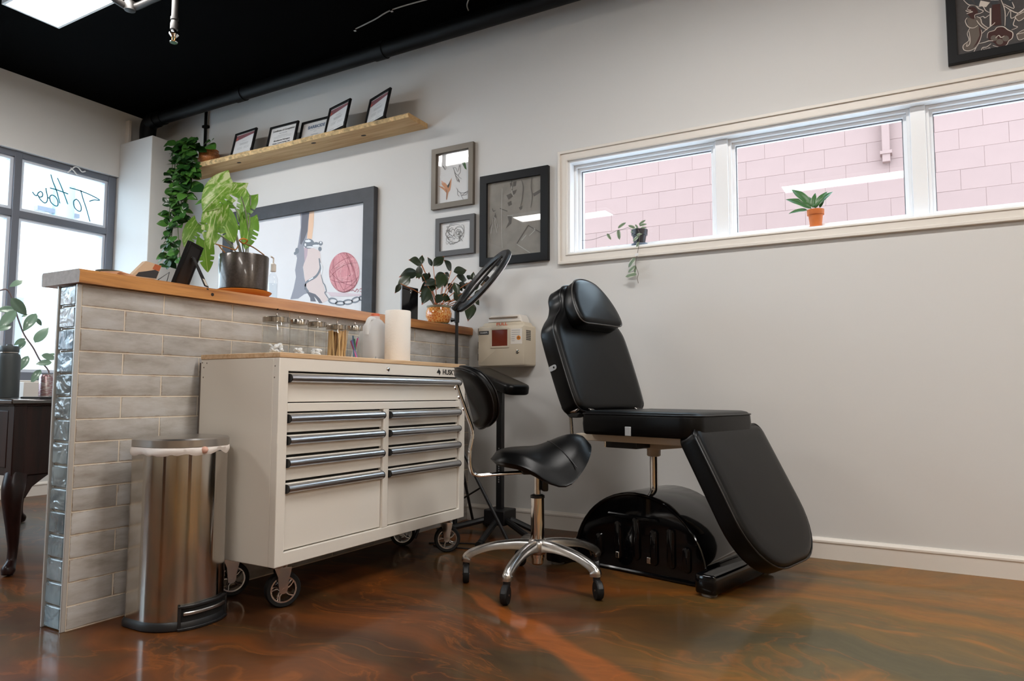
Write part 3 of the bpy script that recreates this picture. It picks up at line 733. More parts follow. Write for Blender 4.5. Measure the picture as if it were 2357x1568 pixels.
band(front, 0, .014, .070, .079, BLACKPLASTIC, 'housing_rim', ph, .002); band(front, 0, .016, .001, .010, BLACKPLASTIC, 'housing_rim', ph, .002)
band(front[:3], 0, .014, .001, .079, BLACKPLASTIC, 'housing_rim', ph, .002); band(front[-3:], 0, .014, .001, .079, BLACKPLASTIC, 'housing_rim', ph, .002)
band(front[3:-3], .004, .013, .046, .058, SSL, 'pedal', bin_, .003)

# ---- saddle stool
SX, SY = -1.33, 2.545
fa = R(40); F = Vector((math.cos(fa), math.sin(fa), 0)); Lt = Vector((-F.y, F.x, 0)); SO = Vector((SX, SY, 0))
st = thing('saddle_stool', 'black leather saddle stool with backrest on a five-star castor base', 'stool', (SX, SY, 0))
def st_p(s, l, z): return SO + F*s + Lt*l + Vector((0, 0, z))
def sadz(s, l):
    k = s/.20
    q_ = max(0, min(1, (s+.03)/.19)); w_ = max(0, min(1, (s+.12)/.24)); q_ = q_*q_*(3-2*q_); w_ = w_*w_*(3-2*w_)
    return .533 + .052*q_ - .010*max(0, -k)**2 - (1.0+3.3*w_)*l*l
def sad_xy(r_, th):
    cs, sn = math.cos(th), math.sin(th)
    wl = .165+.030*cs-.012*math.cos(2*th)
    return r_*(.198*math.copysign(abs(cs)**.9, cs)+.012), r_*wl*math.copysign(abs(sn)**.9, sn)
bm = B(); NR, NT_ = 10, 48
def sadsurf(top):
    rings = []
    for i in range(1, NR+1):
        r_ = i/NR; ring = []
        for k in range(NT_):
            s, l = sad_xy(r_, 2*math.pi*k/NT_); z = sadz(s, l)
            edge = math.sqrt(max(0, 1-r_**5))
            z += (-.022+.036*edge) if top else (-.034-.030*edge)
            ring.append(bm.verts.new(st_p(s, l, z)))
        rings.append(ring)
    s, l = sad_xy(0, 0); c = bm.verts.new(st_p(.0, 0, sadz(0, 0)+(.014 if top else -.064)))
    for k in range(NT_): bm.faces.new((c, rings[0][k], rings[0][(k+1) % NT_]))
    for a, b in zip(rings, rings[1:]):
        for k in range(NT_): bm.faces.new((a[k], a[(k+1) % NT_], b[(k+1) % NT_], b[k]))
    return rings[-1]
e1 = sadsurf(True); e2 = sadsurf(False)
mid = []
for k in range(NT_):
    p_ = (e1[k].co+e2[k].co)/2; o_ = p_-SO; o_.z = 0; mid.append(bm.verts.new(p_+o_.normalized()*.006))
for k in range(NT_):
    j = (k+1) % NT_; bm.faces.new((e1[k], e1[j], mid[j], mid[k])); bm.faces.new((mid[k], mid[j], e2[j], e2[k]))
seat = obj('seat', bm, VINYLBLACK, st, smooth=80)
sm = [st_p(.045+.085*(l/.17)**2, l, sadz(.045+.085*(l/.17)**2, l)-.0215+.036*math.sqrt(max(0, 1-(abs(l)/.185)**5))) for l in [x*.0160-.160 for x in range(21)]]
obj('seam', tb(sm, .0022, 6), PIPING, seat, smooth=40)
obj('seam', tb([st_p(*(lambda q: (q[0]*1.0, q[1]*1.0))(sad_xy(1, 2*math.pi*k/40)), sadz(*sad_xy(1, 2*math.pi*k/40))-.026) for k in range(40)], .0026, 6, closed=True), PIPING, seat, smooth=40)
# backrest
bo = curve([(x, y, 0) for x, y in ((-.0, -.125), (.09, -.12), (.155, -.085), (.178, .0), (.15, .085), (.08, .125), (0, .135), (-.08, .125), (-.15, .085), (-.178, 0), (-.155, -.085), (-.09, -.12))], 5, closed=True)
bo = [(q.x, q.y) for q in bo]
tilt = R(22); upb = Vector((0, 0, 1))*math.cos(tilt) - F*math.sin(tilt); nb = F*math.cos(tilt)+Vector((0, 0, 1))*math.sin(tilt)
bc = st_p(-.285, 0, .735)
mxb = basis(bc, Lt, upb, nb)
bm = B(); layers(bm, bo, [(.03, -.016), (.010, -.012), (0, -.002), (0, .018), (.008, .030), (.022, .036)], mxb, crown=.01)
iv = mxb.inverted()
for v in bm.verts:
    q = iv @ v.co; q.z += 2.2*q.x*q.x; v.co = mxb @ q
br = obj('backrest', bm, VINYLBLACK, st, smooth=60)
def bend(pts): return [mxb @ Vector((x, y, z+2.2*x*x)) for x, y, z in pts]
obj('piping', tb(bend([(x, y, .019) for x, y in inset(bo, -.001)]), .0028, 6, closed=True), PIPING, br, smooth=40)
obj('piping', tb(bend([(x, y, -.003) for x, y in inset(bo, -.001)]), .0028, 6, closed=True), PIPING, br, smooth=40)
bar = curve([mxb @ Vector((0, .07, -.022)), mxb @ Vector((0, -.04, -.026)), mxb @ Vector((0, -.13, -.032)), st_p(-.275, 0, .53), st_p(-.272, 0, .462), st_p(-.248, 0, .434), st_p(-.16, 0, .438), st_p(.0, 0, .445)], 6)
for s in (-.014, .014): obj('back_bar', tb([q+Lt*s for q in bar], .0065, 10), CHROME, st, smooth=40)
for yy in (.06, .02, -.03): obj('bolt', lt([(0, .006), (.006, .005), (.008, 0)], (0, 0, 0), 10, mx=basis(mxb @ Vector((0, yy, -.030)), Lt, upb, -nb)), CHROME, st, smooth=40)
# column
obj('outer_column', lt([(.027, .105), (.0275, .12), (.0275, .345), (.0255, .348)], (SX, SY, 0), 24), CHROME, st, smooth=30)
obj('column_collar', lt([(.029, .340), (.029, .350), (.020, .354), (.012, .354)], (SX, SY, 0), 24), BLACKPLASTIC, st, smooth=30)
obj('gas_rod', lt([(.013, .35), (.013, .49)], (SX, SY, 0), 16), STEEL, st, smooth=30)
obj('column_foot', lt([(.0, .078), (.020, .078), (.024, .084), (.024, .105)], (SX, SY, 0), 20), CHROME, st, smooth=30)
bm = B(); box(bm, -.012, .012, -.02, .02, 0, .075); o_ = obj('lever_bracket', bm, BLACKPLASTIC, st, local=True, bevel=.005); o_.location = Vector(MW[st.name].inverted() @ st_p(.026, -.012, .368)); o_.rotation_euler = (0, 0, fa)
obj('seat_plate', bx(-.07, .07, -.05, .05, .438, .452, mx=basis(SO, F, Lt)), BLACKPLASTIC, st, bevel=.004)
hub = obj('hub', lt([(.030, .118), (.040, .130), (.042, .160), (.034, .176), (.0285, .180)], (SX, SY, 0), 24), ALU, st, smooth=40)
for k in range(5):
    an = R(203+72*k); d = Vector((math.cos(an), math.sin(an), 0)); sd = Vector((-d.y, d.x, 0))
    pts = curve([SO+d*.02+Vector((0, 0, .152)), SO+d*.09+Vector((0, 0, .156)), SO+d*.18+Vector((0, 0, .146)), SO+d*.255+Vector((0, 0, .122)), SO+d*.286+Vector((0, 0, .100)), SO+d*.290+Vector((0, 0, .080))], 6)
    n_ = len(pts); bm = B(); rings = []
    T = frames(pts)
    for i, (q, (tg, _, _)) in enumerate(zip(pts, T)):
        nn_ = sd.cross(tg) * -1
        if nn_.dot(Vector((0, 0, 1)) + d) < 0: nn_ = -nn_
        w_ = .020-.004*i/n_ + (.003 if i > n_*.8 else 0); hh = .024-.010*math.sin(math.pi*min(1, i/n_))
        if i > n_*.75: hh = .017
        sec = [(-1, -1), (-.9, .4), (-.5, .95), (0, 1.05), (.5, .95), (.9, .4), (1, -1), (.55, -1), (.5, -.3), (-.5, -.3), (-.55, -1)]
        rings.append([bm.verts.new(q + sd*(x*w_) + nn_*(y*hh)) for x, y in sec])
    for a, b in zip(rings, rings[1:]):
        for j in range(len(sec)): bm.faces.new((a[j], a[(j+1) % len(sec)], b[(j+1) % len(sec)], b[j]))
    bm.faces.new(rings[0][::-1]); bm.faces.new(rings[-1])
    obj('base_leg', bm, ALU, st, smooth=50)
    cp = SO+d*.290; ang = an + (R(100), R(8), R(-35), R(60), R(20))[k]
    rl = Vector((math.cos(ang), math.sin(ang), 0)); ax = Vector((-rl.y, rl.x, 0)); wc_ = cp+rl*.016+Vector((0, 0, .034))
    b_ = lt([(.010, .062), (.014, .064), (.014, .084)], cp, 12)
    cst = obj('caster', b_, BLACKPLASTIC, st, smooth=40)
    b_ = B(); outl = [(math.cos(R(x))*.0375, math.sin(R(x))*.0375) for x in range(20, 175, 12)]
    layers(b_, outl, [(.003, -.011), (0, -.008), (0, .008), (.003, .011)], basis(wc_, rl, (0, 0, 1), ax)); obj('hood', b_, BLACKPLASTIC, cst, smooth=40)
    obj('wheel', lt([(.0, -.013), (.018, -.013), (.031, -.0125), (.034, -.008), (.034, .008), (.031, .0125), (.018, .013), (0, .013)], (0, 0, 0), 22, mx=basis(wc_, rl, (0, 0, 1), ax)), RUBBER, cst, smooth=40)
    obj('axle_cap', tb([wc_-ax*.0145, wc_+ax*.0145], .004, 8), STEEL, cst, smooth=40)

# ---- treatment chair
ct = R(-13); CA = Vector((math.cos(ct), math.sin(ct), 0)); CB = Vector((-math.sin(ct), math.cos(ct), 0)); CO = Vector((-.60, 2.95, 0)); UZ = Vector((0, 0, 1))
def ch(s, l, z): return CO + CA*s + CB*l + UZ*z
tc_ = thing('treatment_chair', 'black padded reclining treatment chair on a glossy domed base', 'chair', tuple(ch(-.41, 0, 0)), ct)
# base
arc = [(-.74, .001), (-.735, .06)]
for k in range(0, 25):
    a_ = math.pi*(1-(k+1.2)/26.4); arc.append((-.41+.328*math.cos(a_), .028+.315*math.sin(a_)))
arc += [(-.085, .06), (-.08, .001)]
bm = B(); layers(bm, arc, [(.016, -.160), (.016, -.166), (.010, -.171), (.005, -.171), (.001, -.167), (0, -.156), (0, .156), (.004, .167), (.02, .17)], basis(CO, CA, UZ, CB))
dome = obj('base_shell', bm, GLOSSBLACK, tc_, smooth=35)
for s0, z0, z1 in ((-.60, .05, .15), (-.50, .05, .215), (-.41, .06, .24), (-.325, .05, .20), (-.245, .05, .215), (-.175, .045, .15)):
    b_ = B(); rib = rrect(s0-.020, s0+.020, z0, z1, .019, 5)
    layers(b_, rib, [(0, .0), (.003, -.008), (.010, -.011)], basis(CO-CB*.1610, CA, UZ, CB)); obj('rib', b_, GLOSSBLACK, dome, smooth=40)
for s0 in (-.50, -.345): obj('slot', bx(-.009, .009, -.176, -.1715, 0, .026, mx=basis(ch(s0, 0, .058), CA, CB, UZ)), STEEL, dome, bevel=.003)
b_ = B(); layers(b_, rrect(-.56, -.30, .225, .245, .009, 4), [(0, 0), (.004, -.007)], basis(CO-CB*.1610, CA, UZ, CB)); obj('rib', b_, GLOSSBLACK, dome, smooth=40)
bm = B(); layers(bm, rrect(-.80, -.02, -.13, .13, .02, 4), [(.002, .012), (0, .016), (0, .046), (.01, .052)], basis(CO, CA, CB, UZ)); obj('base_plinth', bm, GLOSSBLACK, tc_, smooth=35)
for s0, s1 in ((-.085, .0), (-.82, -.735)):
    bm = B(); layers(bm, rrect(s0, s1, -.272, .272, .012, 4), [(.004, .012), (0, .018), (0, .074), (.004, .081), (.012, .084)], basis(CO, CA, CB, UZ)); ft = obj('foot_bar', bm, GLOSSBLACK, tc_, smooth=35)
    for l_ in (-.235, .235): obj('foot_pad', lt([(.028, 0), (.030, .004), (.028, .013)], tuple(ch((s0+s1)/2, l_, 0)), 16), mat('grey foot pad', S(120, 116, 110), .5), ft, smooth=40)
obj('lift_rod', tb([ch(-.42, 0, .30), ch(-.42, 0, .50)], .018, 18), CHROME, tc_, smooth=40)
obj('rod_collar', lt([(.024, .483), (.030, .487), (.030, .53)], tuple(ch(-.42, 0, 0)), 18), CREAM, tc_, smooth=40)
bm = B(); layers(bm, [(-.62, .553), (-.58, .522), (-.36, .518), (-.14, .545), (-.13, .553)], [(0, -.06), (0, .06)], basis(CO, CA, UZ, CB)); obj('lift_bracket', bm, CREAM, tc_, bevel=.003)
obj('motor_box', bx(-.56, -.40, -.17, -.061, .524, .553, mx=basis(CO, CA, CB, UZ)), BLACKPLASTIC, tc_, bevel=.004)
fr = B()
for l_ in (-.215, .175): box(fr, -.69, -.115, l_, l_+.04, .553, .583, mx=basis(CO, CA, CB, UZ))
for s0 in (-.69, -.45, -.155): box(fr, s0, s0+.04, -.18, .18, .556, .580, mx=basis(CO, CA, CB, UZ))
obj('seat_frame', fr, CREAM, tc_, bevel=.003)
obj('stop_pin', tb([ch(-.60+.06, -.2, .555), ch(-.54, -.2, .528)], .006, 8), CHROME, tc_, smooth=40)
# chrome recline brackets and gas strut
for l_ in (-.20, .17):
    b_ = B(); layers(b_, [(-.75, .73), (-.70, .735), (-.60, .68), (-.575, .60), (-.60, .585), (-.655, .60), (-.665, .655), (-.72, .665)], [(0, 0), (0, .03)], basis(CO+CB*l_, CA, UZ, CB)); obj('recline_bracket', b_, mat('darkened chrome', (.42, .39, .36, 1), .18, 1), tc_, bevel=.004)  # dark reflection put into the chrome colour, so it shows against the wall
b_ = B(); layers(b_, [(-.752, .738), (-.738, .690), (-.722, .672), (-.66, .674), (-.635, .694), (-.64, .715)], [(0, 0), (0, .035)], basis(CO-CB*.258, CA, UZ, CB)); obj('hinge_arm', b_, CHROME, tc_, bevel=.006)
b_ = B(); layers(b_, [(-.735, .684), (-.70, .652), (-.655, .652), (-.645, .674)], [(0, 0), (0, .04)], basis(CO-CB*.25, CA, UZ, CB)); obj('hinge_wedge', b_, BLACKPLASTIC, tc_, bevel=.004)
obj('gas_strut', tb([ch(-.715, -.22, .665), ch(-.705, -.22, .56)], .008, 10), mat('darkened chrome', (.42, .39, .36, 1), .18, 1), tc_, smooth=40)
obj('pivot_bar', tb([ch(-.64, -.21, .605), ch(-.64, .21, .605)], .012, 12), CHROME, tc_, smooth=40)
# seat cushion
so = rrect(-.612, -.068, -.275, .275, 0, 7, rs=[.075, .02, .02, .075])
bm = B(); layers(bm, so, [(.012, .584), (.004, .588), (0, .60), (-.003, .63), (0, .664), (.003, .674), (.014, .683), (.035, .688)], basis(CO, CA, CB, UZ), crown=.003)
sq = obj('seat_cushion', bm, VINYLBLACK, tc_, smooth=60)
obj('piping', tb([ch(x, y, .673) for x, y in inset(so, -.001)], .0032, 6, closed=True), PIPING, sq, smooth=40)
TAB = mat('clear grey tab', S(170, 174, 178), .4)
obj('tab', bx(-.014, .014, -.003, .003, -.006, .032, mx=basis(ch(-.37, -.281, .592), CA, CB, UZ)), TAB, sq, bevel=.002)
# backrest
rec = R(20); du = -CA*math.sin(rec)+UZ*math.cos(rec); dn = CA*math.cos(rec)+UZ*math.sin(rec)
half = [(.05, 0), (.20, .0), (.258, .018), (.278, .065), (.285, .2), (.285, .355), (.272, .415), (.232, .462), (.188, .50), (.160, .545), (.148, .59), (.115, .628), (.05, .643)]
bo2 = [(q.x, q.y) for q in curve([(x, y, 0) for x, y in half]+[(-x, y, 0) for x, y in half[::-1]], 4, closed=True)]
mb = basis(ch(-.712, 0, .650), CB, du, dn)
bm = B(); layers(bm, bo2, [(.014, 0), (.004, .004), (0, .014), (0, .078), (.004, .088), (.016, .097), (.034, .101)], mb, crown=.006)
bk = obj('backrest', bm, VINYLBLACK, tc_, smooth=60)
obj('piping', tb([mb @ Vector((x, y, .086)) for x, y in inset(bo2, -.001)], .0032, 6, closed=True), PIPING, bk, smooth=40)
b_ = B(); layers(b_, rrect(-.012, .030, -.010, .014, .010, 4), [(0, 0), (0, .004)], basis(mb @ Vector((-.287, .225, .02)), dn, du, -CB)); tb_ = obj('tab', b_, TAB, bk)
obj('tab_eyelet', lt([(0, .001), (.005, .001)], (0, 0, 0), 10, mx=basis(mb @ Vector((-.2915, .227, .038)), dn, du, -CB)), INK, tb_)
# head pillow
hp = [(.06, 0), (.135, .001), (.166, .018), (.174, .06), (.164, .12), (.134, .185), (.088, .235), (.03, .254)]
ho = [(q.x, q.y) for q in curve([(x, y, 0) for x, y in hp]+[(-x, y, 0) for x, y in hp[::-1]], 4, closed=True)]
tl2 = R(27); du2 = -CA*math.sin(tl2)+UZ*math.cos(tl2); dn2 = CA*math.cos(tl2)+UZ*math.sin(tl2)
mh = basis(mb @ Vector((.004, .395, .096)), CB, du2, dn2)
bm = B(); layers(bm, ho, [(.02, -.004), (.004, .004), (0, .014), (0, .066), (.004, .076), (.016, .084)], mh, crown=.010)
hq = obj('head_pillow', bm, VINYLBLACK, tc_, smooth=60)
obj('piping', tb([mh @ Vector((x, y, .074)) for x, y in inset(ho, -.001)], .003, 6, closed=True), mat('grey piping edge', S(70, 66, 62), .4), hq, smooth=40)
# leg rest
ld = Vector((0, 0, 0)) + CA*.469 - UZ*.883; ln = CA*.883 + UZ*.469
lo = rrect(-.272, .345, -.012, .575, 0, 9, rs=[.225, .225, .05, .05])
ml = basis(ch(-.150, 0, .582), CB, ld, ln)
bm = B(); layers(bm, lo, [(.010, 0), (.003, .003), (0, .012), (0, .066), (.004, .076), (.016, .084), (.034, .087)], ml, crown=.004)
lg = obj('leg_rest', bm, VINYLBLACK, tc_, smooth=60)
obj('piping', tb([ml @ Vector((x, y, .075)) for x, y in inset(lo, -.001)], .0034, 6, closed=True), PIPING, lg, smooth=40)
for l_ in (-.17, .15): obj('leg_bracket', bx(l_, l_+.03, -.02, .30, -.022, -.002, mx=ml), CREAM, tc_, bevel=.003)
obj('bracket_knob', tb([ml @ Vector((-.20, .31, -.012)), ml @ Vector((-.12, .31, -.012))], .008, 10), BLACKPLASTIC, tc_, smooth=40)

# ---- adjustable arm rest on a black stand
ar = thing('arm_rest_stand', 'black padded arm rest on a square post with splayed legs', 'arm rest', (-1.97, 3.33, 0))
obj('post', bx(-1.987, -1.953, 3.313, 3.347, .06, .79), BLACKPLASTIC, ar, bevel=.003)
obj('inner_post', bx(-1.982, -1.958, 3.318, 3.342, .78, .85), BLACKPLASTIC, ar, bevel=.002)
obj('base_block', bx(-2.035, -1.905, 3.265, 3.395, .055, .135), BLACKPLASTIC, ar, bevel=.006)
for ang, L_ in ((215, .31), (330, .34), (15, .20), (140, .24), (285, .36)):
    d = Vector((math.cos(R(ang)), math.sin(R(ang)), 0)); p0 = Vector((-1.97, 3.33, .085))
    if ang in (15, 140): L_ = min(L_, .22)
    lg_ = obj('leg', tb([p0+d*.05, p0+d*L_+Vector((0, 0, -.06))], .016, 8), BLACKPLASTIC, ar, smooth=40)
    obj('foot_cap', tb([p0+d*(L_-.02)+Vector((0, 0, -.062)), p0+d*(L_+.03)+Vector((0, 0, -.067))], .018, 10), RUBBER, lg_, smooth=40)
pa = Vector((-2.160, 3.405, .882)); pb = Vector((-1.785, 3.195, .778)); dl = (pb-pa).normalized(); wd = UZ.cross(dl).normalized(); nn2 = dl.cross(wd)
pm = basis((pa+pb)/2, dl, wd, nn2); Lh = (pb-pa).length/2
po_ = rrect(-Lh-.02, Lh+.02, -.075, .075, 0, 5, rs=[.045, .03, .03, .045])
bm = B(); layers(bm, po_, [(.006, -.026), (0, -.020), (0, .012), (.004, .021), (.014, .026)], pm, crown=.004)
obj('arm_pad', bm, VINYLBLACK, ar, smooth=60)
obj('pad_bracket', bx(-1.995, -1.935, 3.30, 3.36, .775, .815), BLACKPLASTIC, ar, bevel=.004)
obj('knob', tb([(-1.955, 3.33, .78), (-1.915, 3.315, .78)], .018, 10), BLACKPLASTIC, ar, smooth=40)
bm = B()
for k in range(16):
    z_ = .46-.012*k
    if k in (6, 7): continue
    box(bm, -1.972, -1.966, 3.3121, 3.3128, z_-.004, z_+.003)
obj('printed_lettering', bm, mat('faint white print', S(150, 150, 150), .6), ar)
ch_ = thing('power_cord', 'thin black cord lying on the floor behind the cabinet', 'cord', (-2.0, 3.1, 0))
obj('cord', tb(curve([(-2.15, 2.93, .004), (-1.98, 3.02, .004), (-1.84, 3.05, .004), (-1.82, 2.99, .004), (-1.92, 2.92, .004), (-2.1, 2.9, .004)], 8), .0035, 6), BLACKPLASTIC, ch_, smooth=40)

# ---- ring light
rl_ = thing('ring_light', 'black ring light tilted on a slim tripod stand behind the cabinet', 'lamp', (-2.19, 3.22, 0))
obj('pole', tb([(-2.19, 3.22, .05), (-2.19, 3.22, .72)], .013, 12), BLACKPLASTIC, rl_, smooth=40)
obj('upper_pole', tb([(-2.19, 3.22, .70), (-2.19, 3.22, 1.17)], .009, 12), BLACKPLASTIC, rl_, smooth=40)
obj('tripod_collar', lt([(.013, .50), (.024, .51), (.024, .55), (.013, .56)], (-2.19, 3.22, 0), 14), BLACKPLASTIC, rl_, smooth=40)
for tx, ty in ((-1.80, 3.13), (-2.30, 3.57), (-2.27, 2.97)):
    a_ = Vector((-2.19, 3.22, .52)); b_ = Vector((tx, ty, .008)); lg_ = obj('tripod_leg', tb([a_, b_], .0085, 8), BLACKPLASTIC, rl_, smooth=40)
    mdl = a_.lerp(b_, .5); obj('brace', tb([mdl, Vector((-2.19, 3.22, .16))], .005, 8), BLACKPLASTIC, lg_, smooth=40)
E1 = (rt*.648+up*.761); NN = ((rt*.761-up*.648)*.965+fw*.26).normalized(); E2 = NN.cross(E1).normalized()
rc = Vector((-2.19, 3.22, 1.215))+E1*.225
mr = basis(rc, E1, E2, NN)
ro_, ri_ = .222, .168
ring = obj('ring', lt([(ri_, -.004), (ri_+.012, -.014), (ro_-.012, -.014), (ro_, -.004), (ro_, .009), (ri_, .009), (ri_, -.004)], (0, 0, 0), 56, cap=False, mx=mr), BLACKPLASTIC, rl_, smooth=35)
obj('diffuser', lt([(ri_, .009), (ri_+.003, .014), (ro_-.003, .014), (ro_, .009)], (0, 0, 0), 56, cap=False, mx=mr), mat('milky diffuser', S(226, 228, 232), .4), ring, smooth=35)
b_ = B()
for k in range(44):
    a_ = 2*math.pi*k/44; mk = mr @ Matrix.Rotation(a_, 4, 'Z'); box(b_, ri_+.016, ro_-.018, -.0022, .0022, -.0148, -.0138, mx=mk)
obj('vent_slots', b_, mat('vent grey', S(96, 98, 104), .5), ring)
obj('crossbar', bx(-.172, .172, -.011, .011, -.012, .0, mx=mr), BLACKPLASTIC, ring, bevel=.003)
hol = obj('phone_clamp', bx(.0, .034, -.045, .045, -.005, .035, mx=mr), BLACKPLASTIC, rl_, bevel=.004)
obj('clamp_screw', tb([mr @ Vector((-.03, 0, .012)), mr @ Vector((.0, 0, .012))], .008, 10), CHROME, hol, smooth=40)
obj('tilt_joint', tb([(-2.19, 3.22, 1.15), (-2.19, 3.22, 1.225)], .014, 12), BLACKPLASTIC, rl_, smooth=40)
obj('joint_plate', bx(-.235, -.165, -.022, .022, -.034, -.010, mx=mr), BLACKPLASTIC, rl_, bevel=.005)
obj('wing_knob', tb([Vector((-2.19, 3.22, 1.165))-rt*.010, Vector((-2.19, 3.22, 1.165))-rt*.034], [.007, .014], 8), BLACKPLASTIC, rl_, smooth=40)

# ---- wall-mounted sharps box
SHP = mat('beige plastic', S(198, 186, 166), .4)
sh_ = thing('sharps_container', 'beige wall-mounted sharps box with red window and keyhole', 'container', (-2.06, 3.54, .905))
X0, X1, Y0, Z0, Z1 = -2.214, -1.900, 3.475, .915, 1.150
bm = B(); layers(bm, rrect(X0, X1, Z0, Z1, .012, 4), [(0, 0), (0, YW-Y0-.012), (.004, YW-Y0-.003), (.012, YW-Y0)], basis((0, YW, 0), (1, 0, 0), (0, 0, 1), (0, -1, 0)))
obj('cabinet_body', bm, SHP, sh_, smooth=35)
bm = B(); layers(bm, [(X0+.01, 0), (X1-.01, 0), (X1-.025, .022), (X0+.03, .022)], [(0, 0), (0, .10)], basis((0, YW-.01, Z1-.002), (1, 0, 0), (0, 0, 1), (0, -1, 0))); obj('collar', bm, SHP, sh_, bevel=.004)
LIDM = mat('clear white lid', S(214, 208, 200), .3)
bm = B(); layers(bm, [(-2.17, 0), (-1.935, 0), (-1.945, .03), (-1.955, .046), (-2.15, .046), (-2.165, .03)], [(.0, 0), (.0, .085), (.008, .094)], basis((0, YW-.008, Z1+.018), (1, 0, 0), (0, 0, 1), (0, -1, 0))); ld_ = obj('lid', bm, LIDM, sh_, smooth=30)
obj('slot', bx(-2.155, -1.965, 3.503, 3.512, Z1+.044, Z1+.052), mat('slot shadow', S(120, 104, 88), .7), ld_)
bm = B(); rectframe(bm, onwall(-2.064, 1.078, Y0), .128, .118, .012, -.001, .003); obj('window_frame', bm, SHP, sh_, bevel=.003)
obj('red_window', bx(-2.116, -2.012, Y0-.001, Y0+.002, 1.031, 1.125), mat('dark red plastic', S(110, 42, 24), .2), sh_, bevel=.002)
obj('black_label', bx(-2.204, -2.138, Y0-.001, Y0+.0015, 1.100, 1.122), INK, sh_)
obj('label_text', text_mesh('SHARPS', .015, onwall(-2.171, 1.111, Y0-.0013)), PAPER, sh_)
lb = obj('instruction_label', bx(-1.990, -1.916, Y0-.001, Y0+.0015, 1.040, 1.128), mat('cream label', S(222, 214, 204), .5), sh_)
bm = B()
for k in range(6): ribbon(bm, [(-1.984, Y0-.0015, 1.118-.012*k), (-1.984+(.02 if k > 2 else .055), Y0-.0015, 1.118-.012*k)], .002, (0, -1, 0))
obj('label_print', bm, GREYINK, lb)
obj('hazard_mark', lt([(0, .0008), (.013, .0006), (.013, 0)], (0, 0, 0), 16, mx=onwall(-1.938, 1.075, Y0-.0012)), mat('hazard orange', S(232, 138, 30), .5), lb)
bm = B()
for k in range(3):
    a_ = R(90+120*k); c0 = Vector((-1.938+.005*math.cos(a_), Y0-.0023, 1.075+.005*math.sin(a_)))
    ribbon(bm, [c0+Vector((.004*math.cos(R(x)), 0, .004*math.sin(R(x)))) for x in range(0, 361, 30)], .0015, (0, -1, 0))
obj('hazard_symbol', bm, INK, lb)
obj('fill_text', text_mesh('FULL', .022, onwall(-2.064, 1.160, 3.499), sx=1.6, bold=.0005), mat('orange print', S(206, 84, 40), .6), sh_)
lk2 = obj('lock', lt([(0, .006), (.006, .006), (.011, .003), (.012, 0)], (0, 0, 0), 16, mx=onwall(-1.945, .995, Y0)), CHROME, sh_, smooth=40)
obj('keyhole', bx(-1.947, -1.943, Y0-.0068, Y0-.0058, .990, 1.0), INK, lk2)
bm = B()
for i in range(4):
    for j in range(6): box(bm, X1-.001, X1+.001, 3.495+.014*i, 3.505+.014*i, 1.062+.010*j, 1.069+.010*j)
obj('vent_grid', bm, INK, sh_)
for z_ in (.95, 1.02, 1.10): obj('hinge', tb([(X0-.002, Y0+.012, z_), (X0-.002, Y0+.012, z_+.04)], .004, 8), mat('hinge grey', S(96, 92, 86), .5), sh_, smooth=40)

# ---- desk in the office behind
DKW = wood('dark mahogany', S(44, 24, 22), S(22, 13, 13), 2, 1, .3, rings=False, coat=0)
MATS['dark mahogany'].node_tree.nodes['Principled BSDF'].inputs['Specular IOR Level'].default_value = .2
de = thing('writing_desk', 'dark mahogany writing desk with curved cabriole legs', 'desk', (-3.9, 1.87, 0))
obj('carcass', bx(-4.56, -3.262, 1.535, 2.21, .406, .700), DKW, de, bevel=.004)
obj('corner_post', bx(-3.30, -3.252, 1.525, 1.575, .400, .702), DKW, de, bevel=.004)
obj('desk_top', bx(-4.60, -3.235, 1.505, 2.24, .706, .726), mat('polished desk top', S(40, 30, 30), .15, coat=.6), de, bevel=.005)
obj('top_moulding', bx(-4.585, -3.248, 1.52, 2.225, .698, .707), DKW, de, bevel=.003)
for xx in (-4.5, -4.08, -3.66):
    d_ = obj('drawer', bx(xx, xx+.36, 1.524, 1.538, .44, .68), DKW, de, bevel=.004); obj('knob', lt([(.005, 0), (.005, .01), (.012, .015), (.010, .022), (0, .024)], (0, 0, 0), 12, mx=basis((xx+.18, 1.524, .56), (1, 0, 0), (0, 0, 1), (0, -1, 0))), mat('brass', S(190, 130, 70), .3, 1), d_, smooth=40)
for sx_, sy_, X, Y in ((1, -1, -3.285, 1.56), (1, 1, -3.285, 2.18), (-1, -1, -4.53, 1.56), (-1, 1, -4.53, 2.18)):
    dg = Vector((sx_, sy_, 0)).normalized(); P0 = Vector((X, Y, 0))
    pts = curve([P0+dg*.0+UZ*.41, P0+dg*.020+UZ*.36, P0+dg*.026+UZ*.31, P0+dg*.006+UZ*.20, P0-dg*.008+UZ*.11, P0+dg*.0+UZ*.055, P0+dg*.026+UZ*.025, P0+dg*.034+UZ*.006], 5)
    k = len(pts)-1; rad = [[.042, .043, .038, .027, .019, .018, .027, .020][min(7, int(i/5))]*(1-(i % 5)/5)+[.042, .043, .038, .027, .019, .018, .027, .020][min(7, int(i/5)+1)]*((i % 5)/5) for i in range(k+1)]
    bm = tb(pts, rad, 14)
    lg_ = obj('leg', bm, DKW, de, smooth=60)
    ear = B(); ex = -sx_; layers(ear, [(0, .406), (.13, .406), (.10, .385), (.06, .355), (.035, .31), (0, .30)], [(0, -.012), (0, .012)], basis(P0, (0, -sy_, 0), (0, 0, 1), (sx_, 0, 0))); obj('ear_bracket', ear, DKW, lg_, bevel=.003)
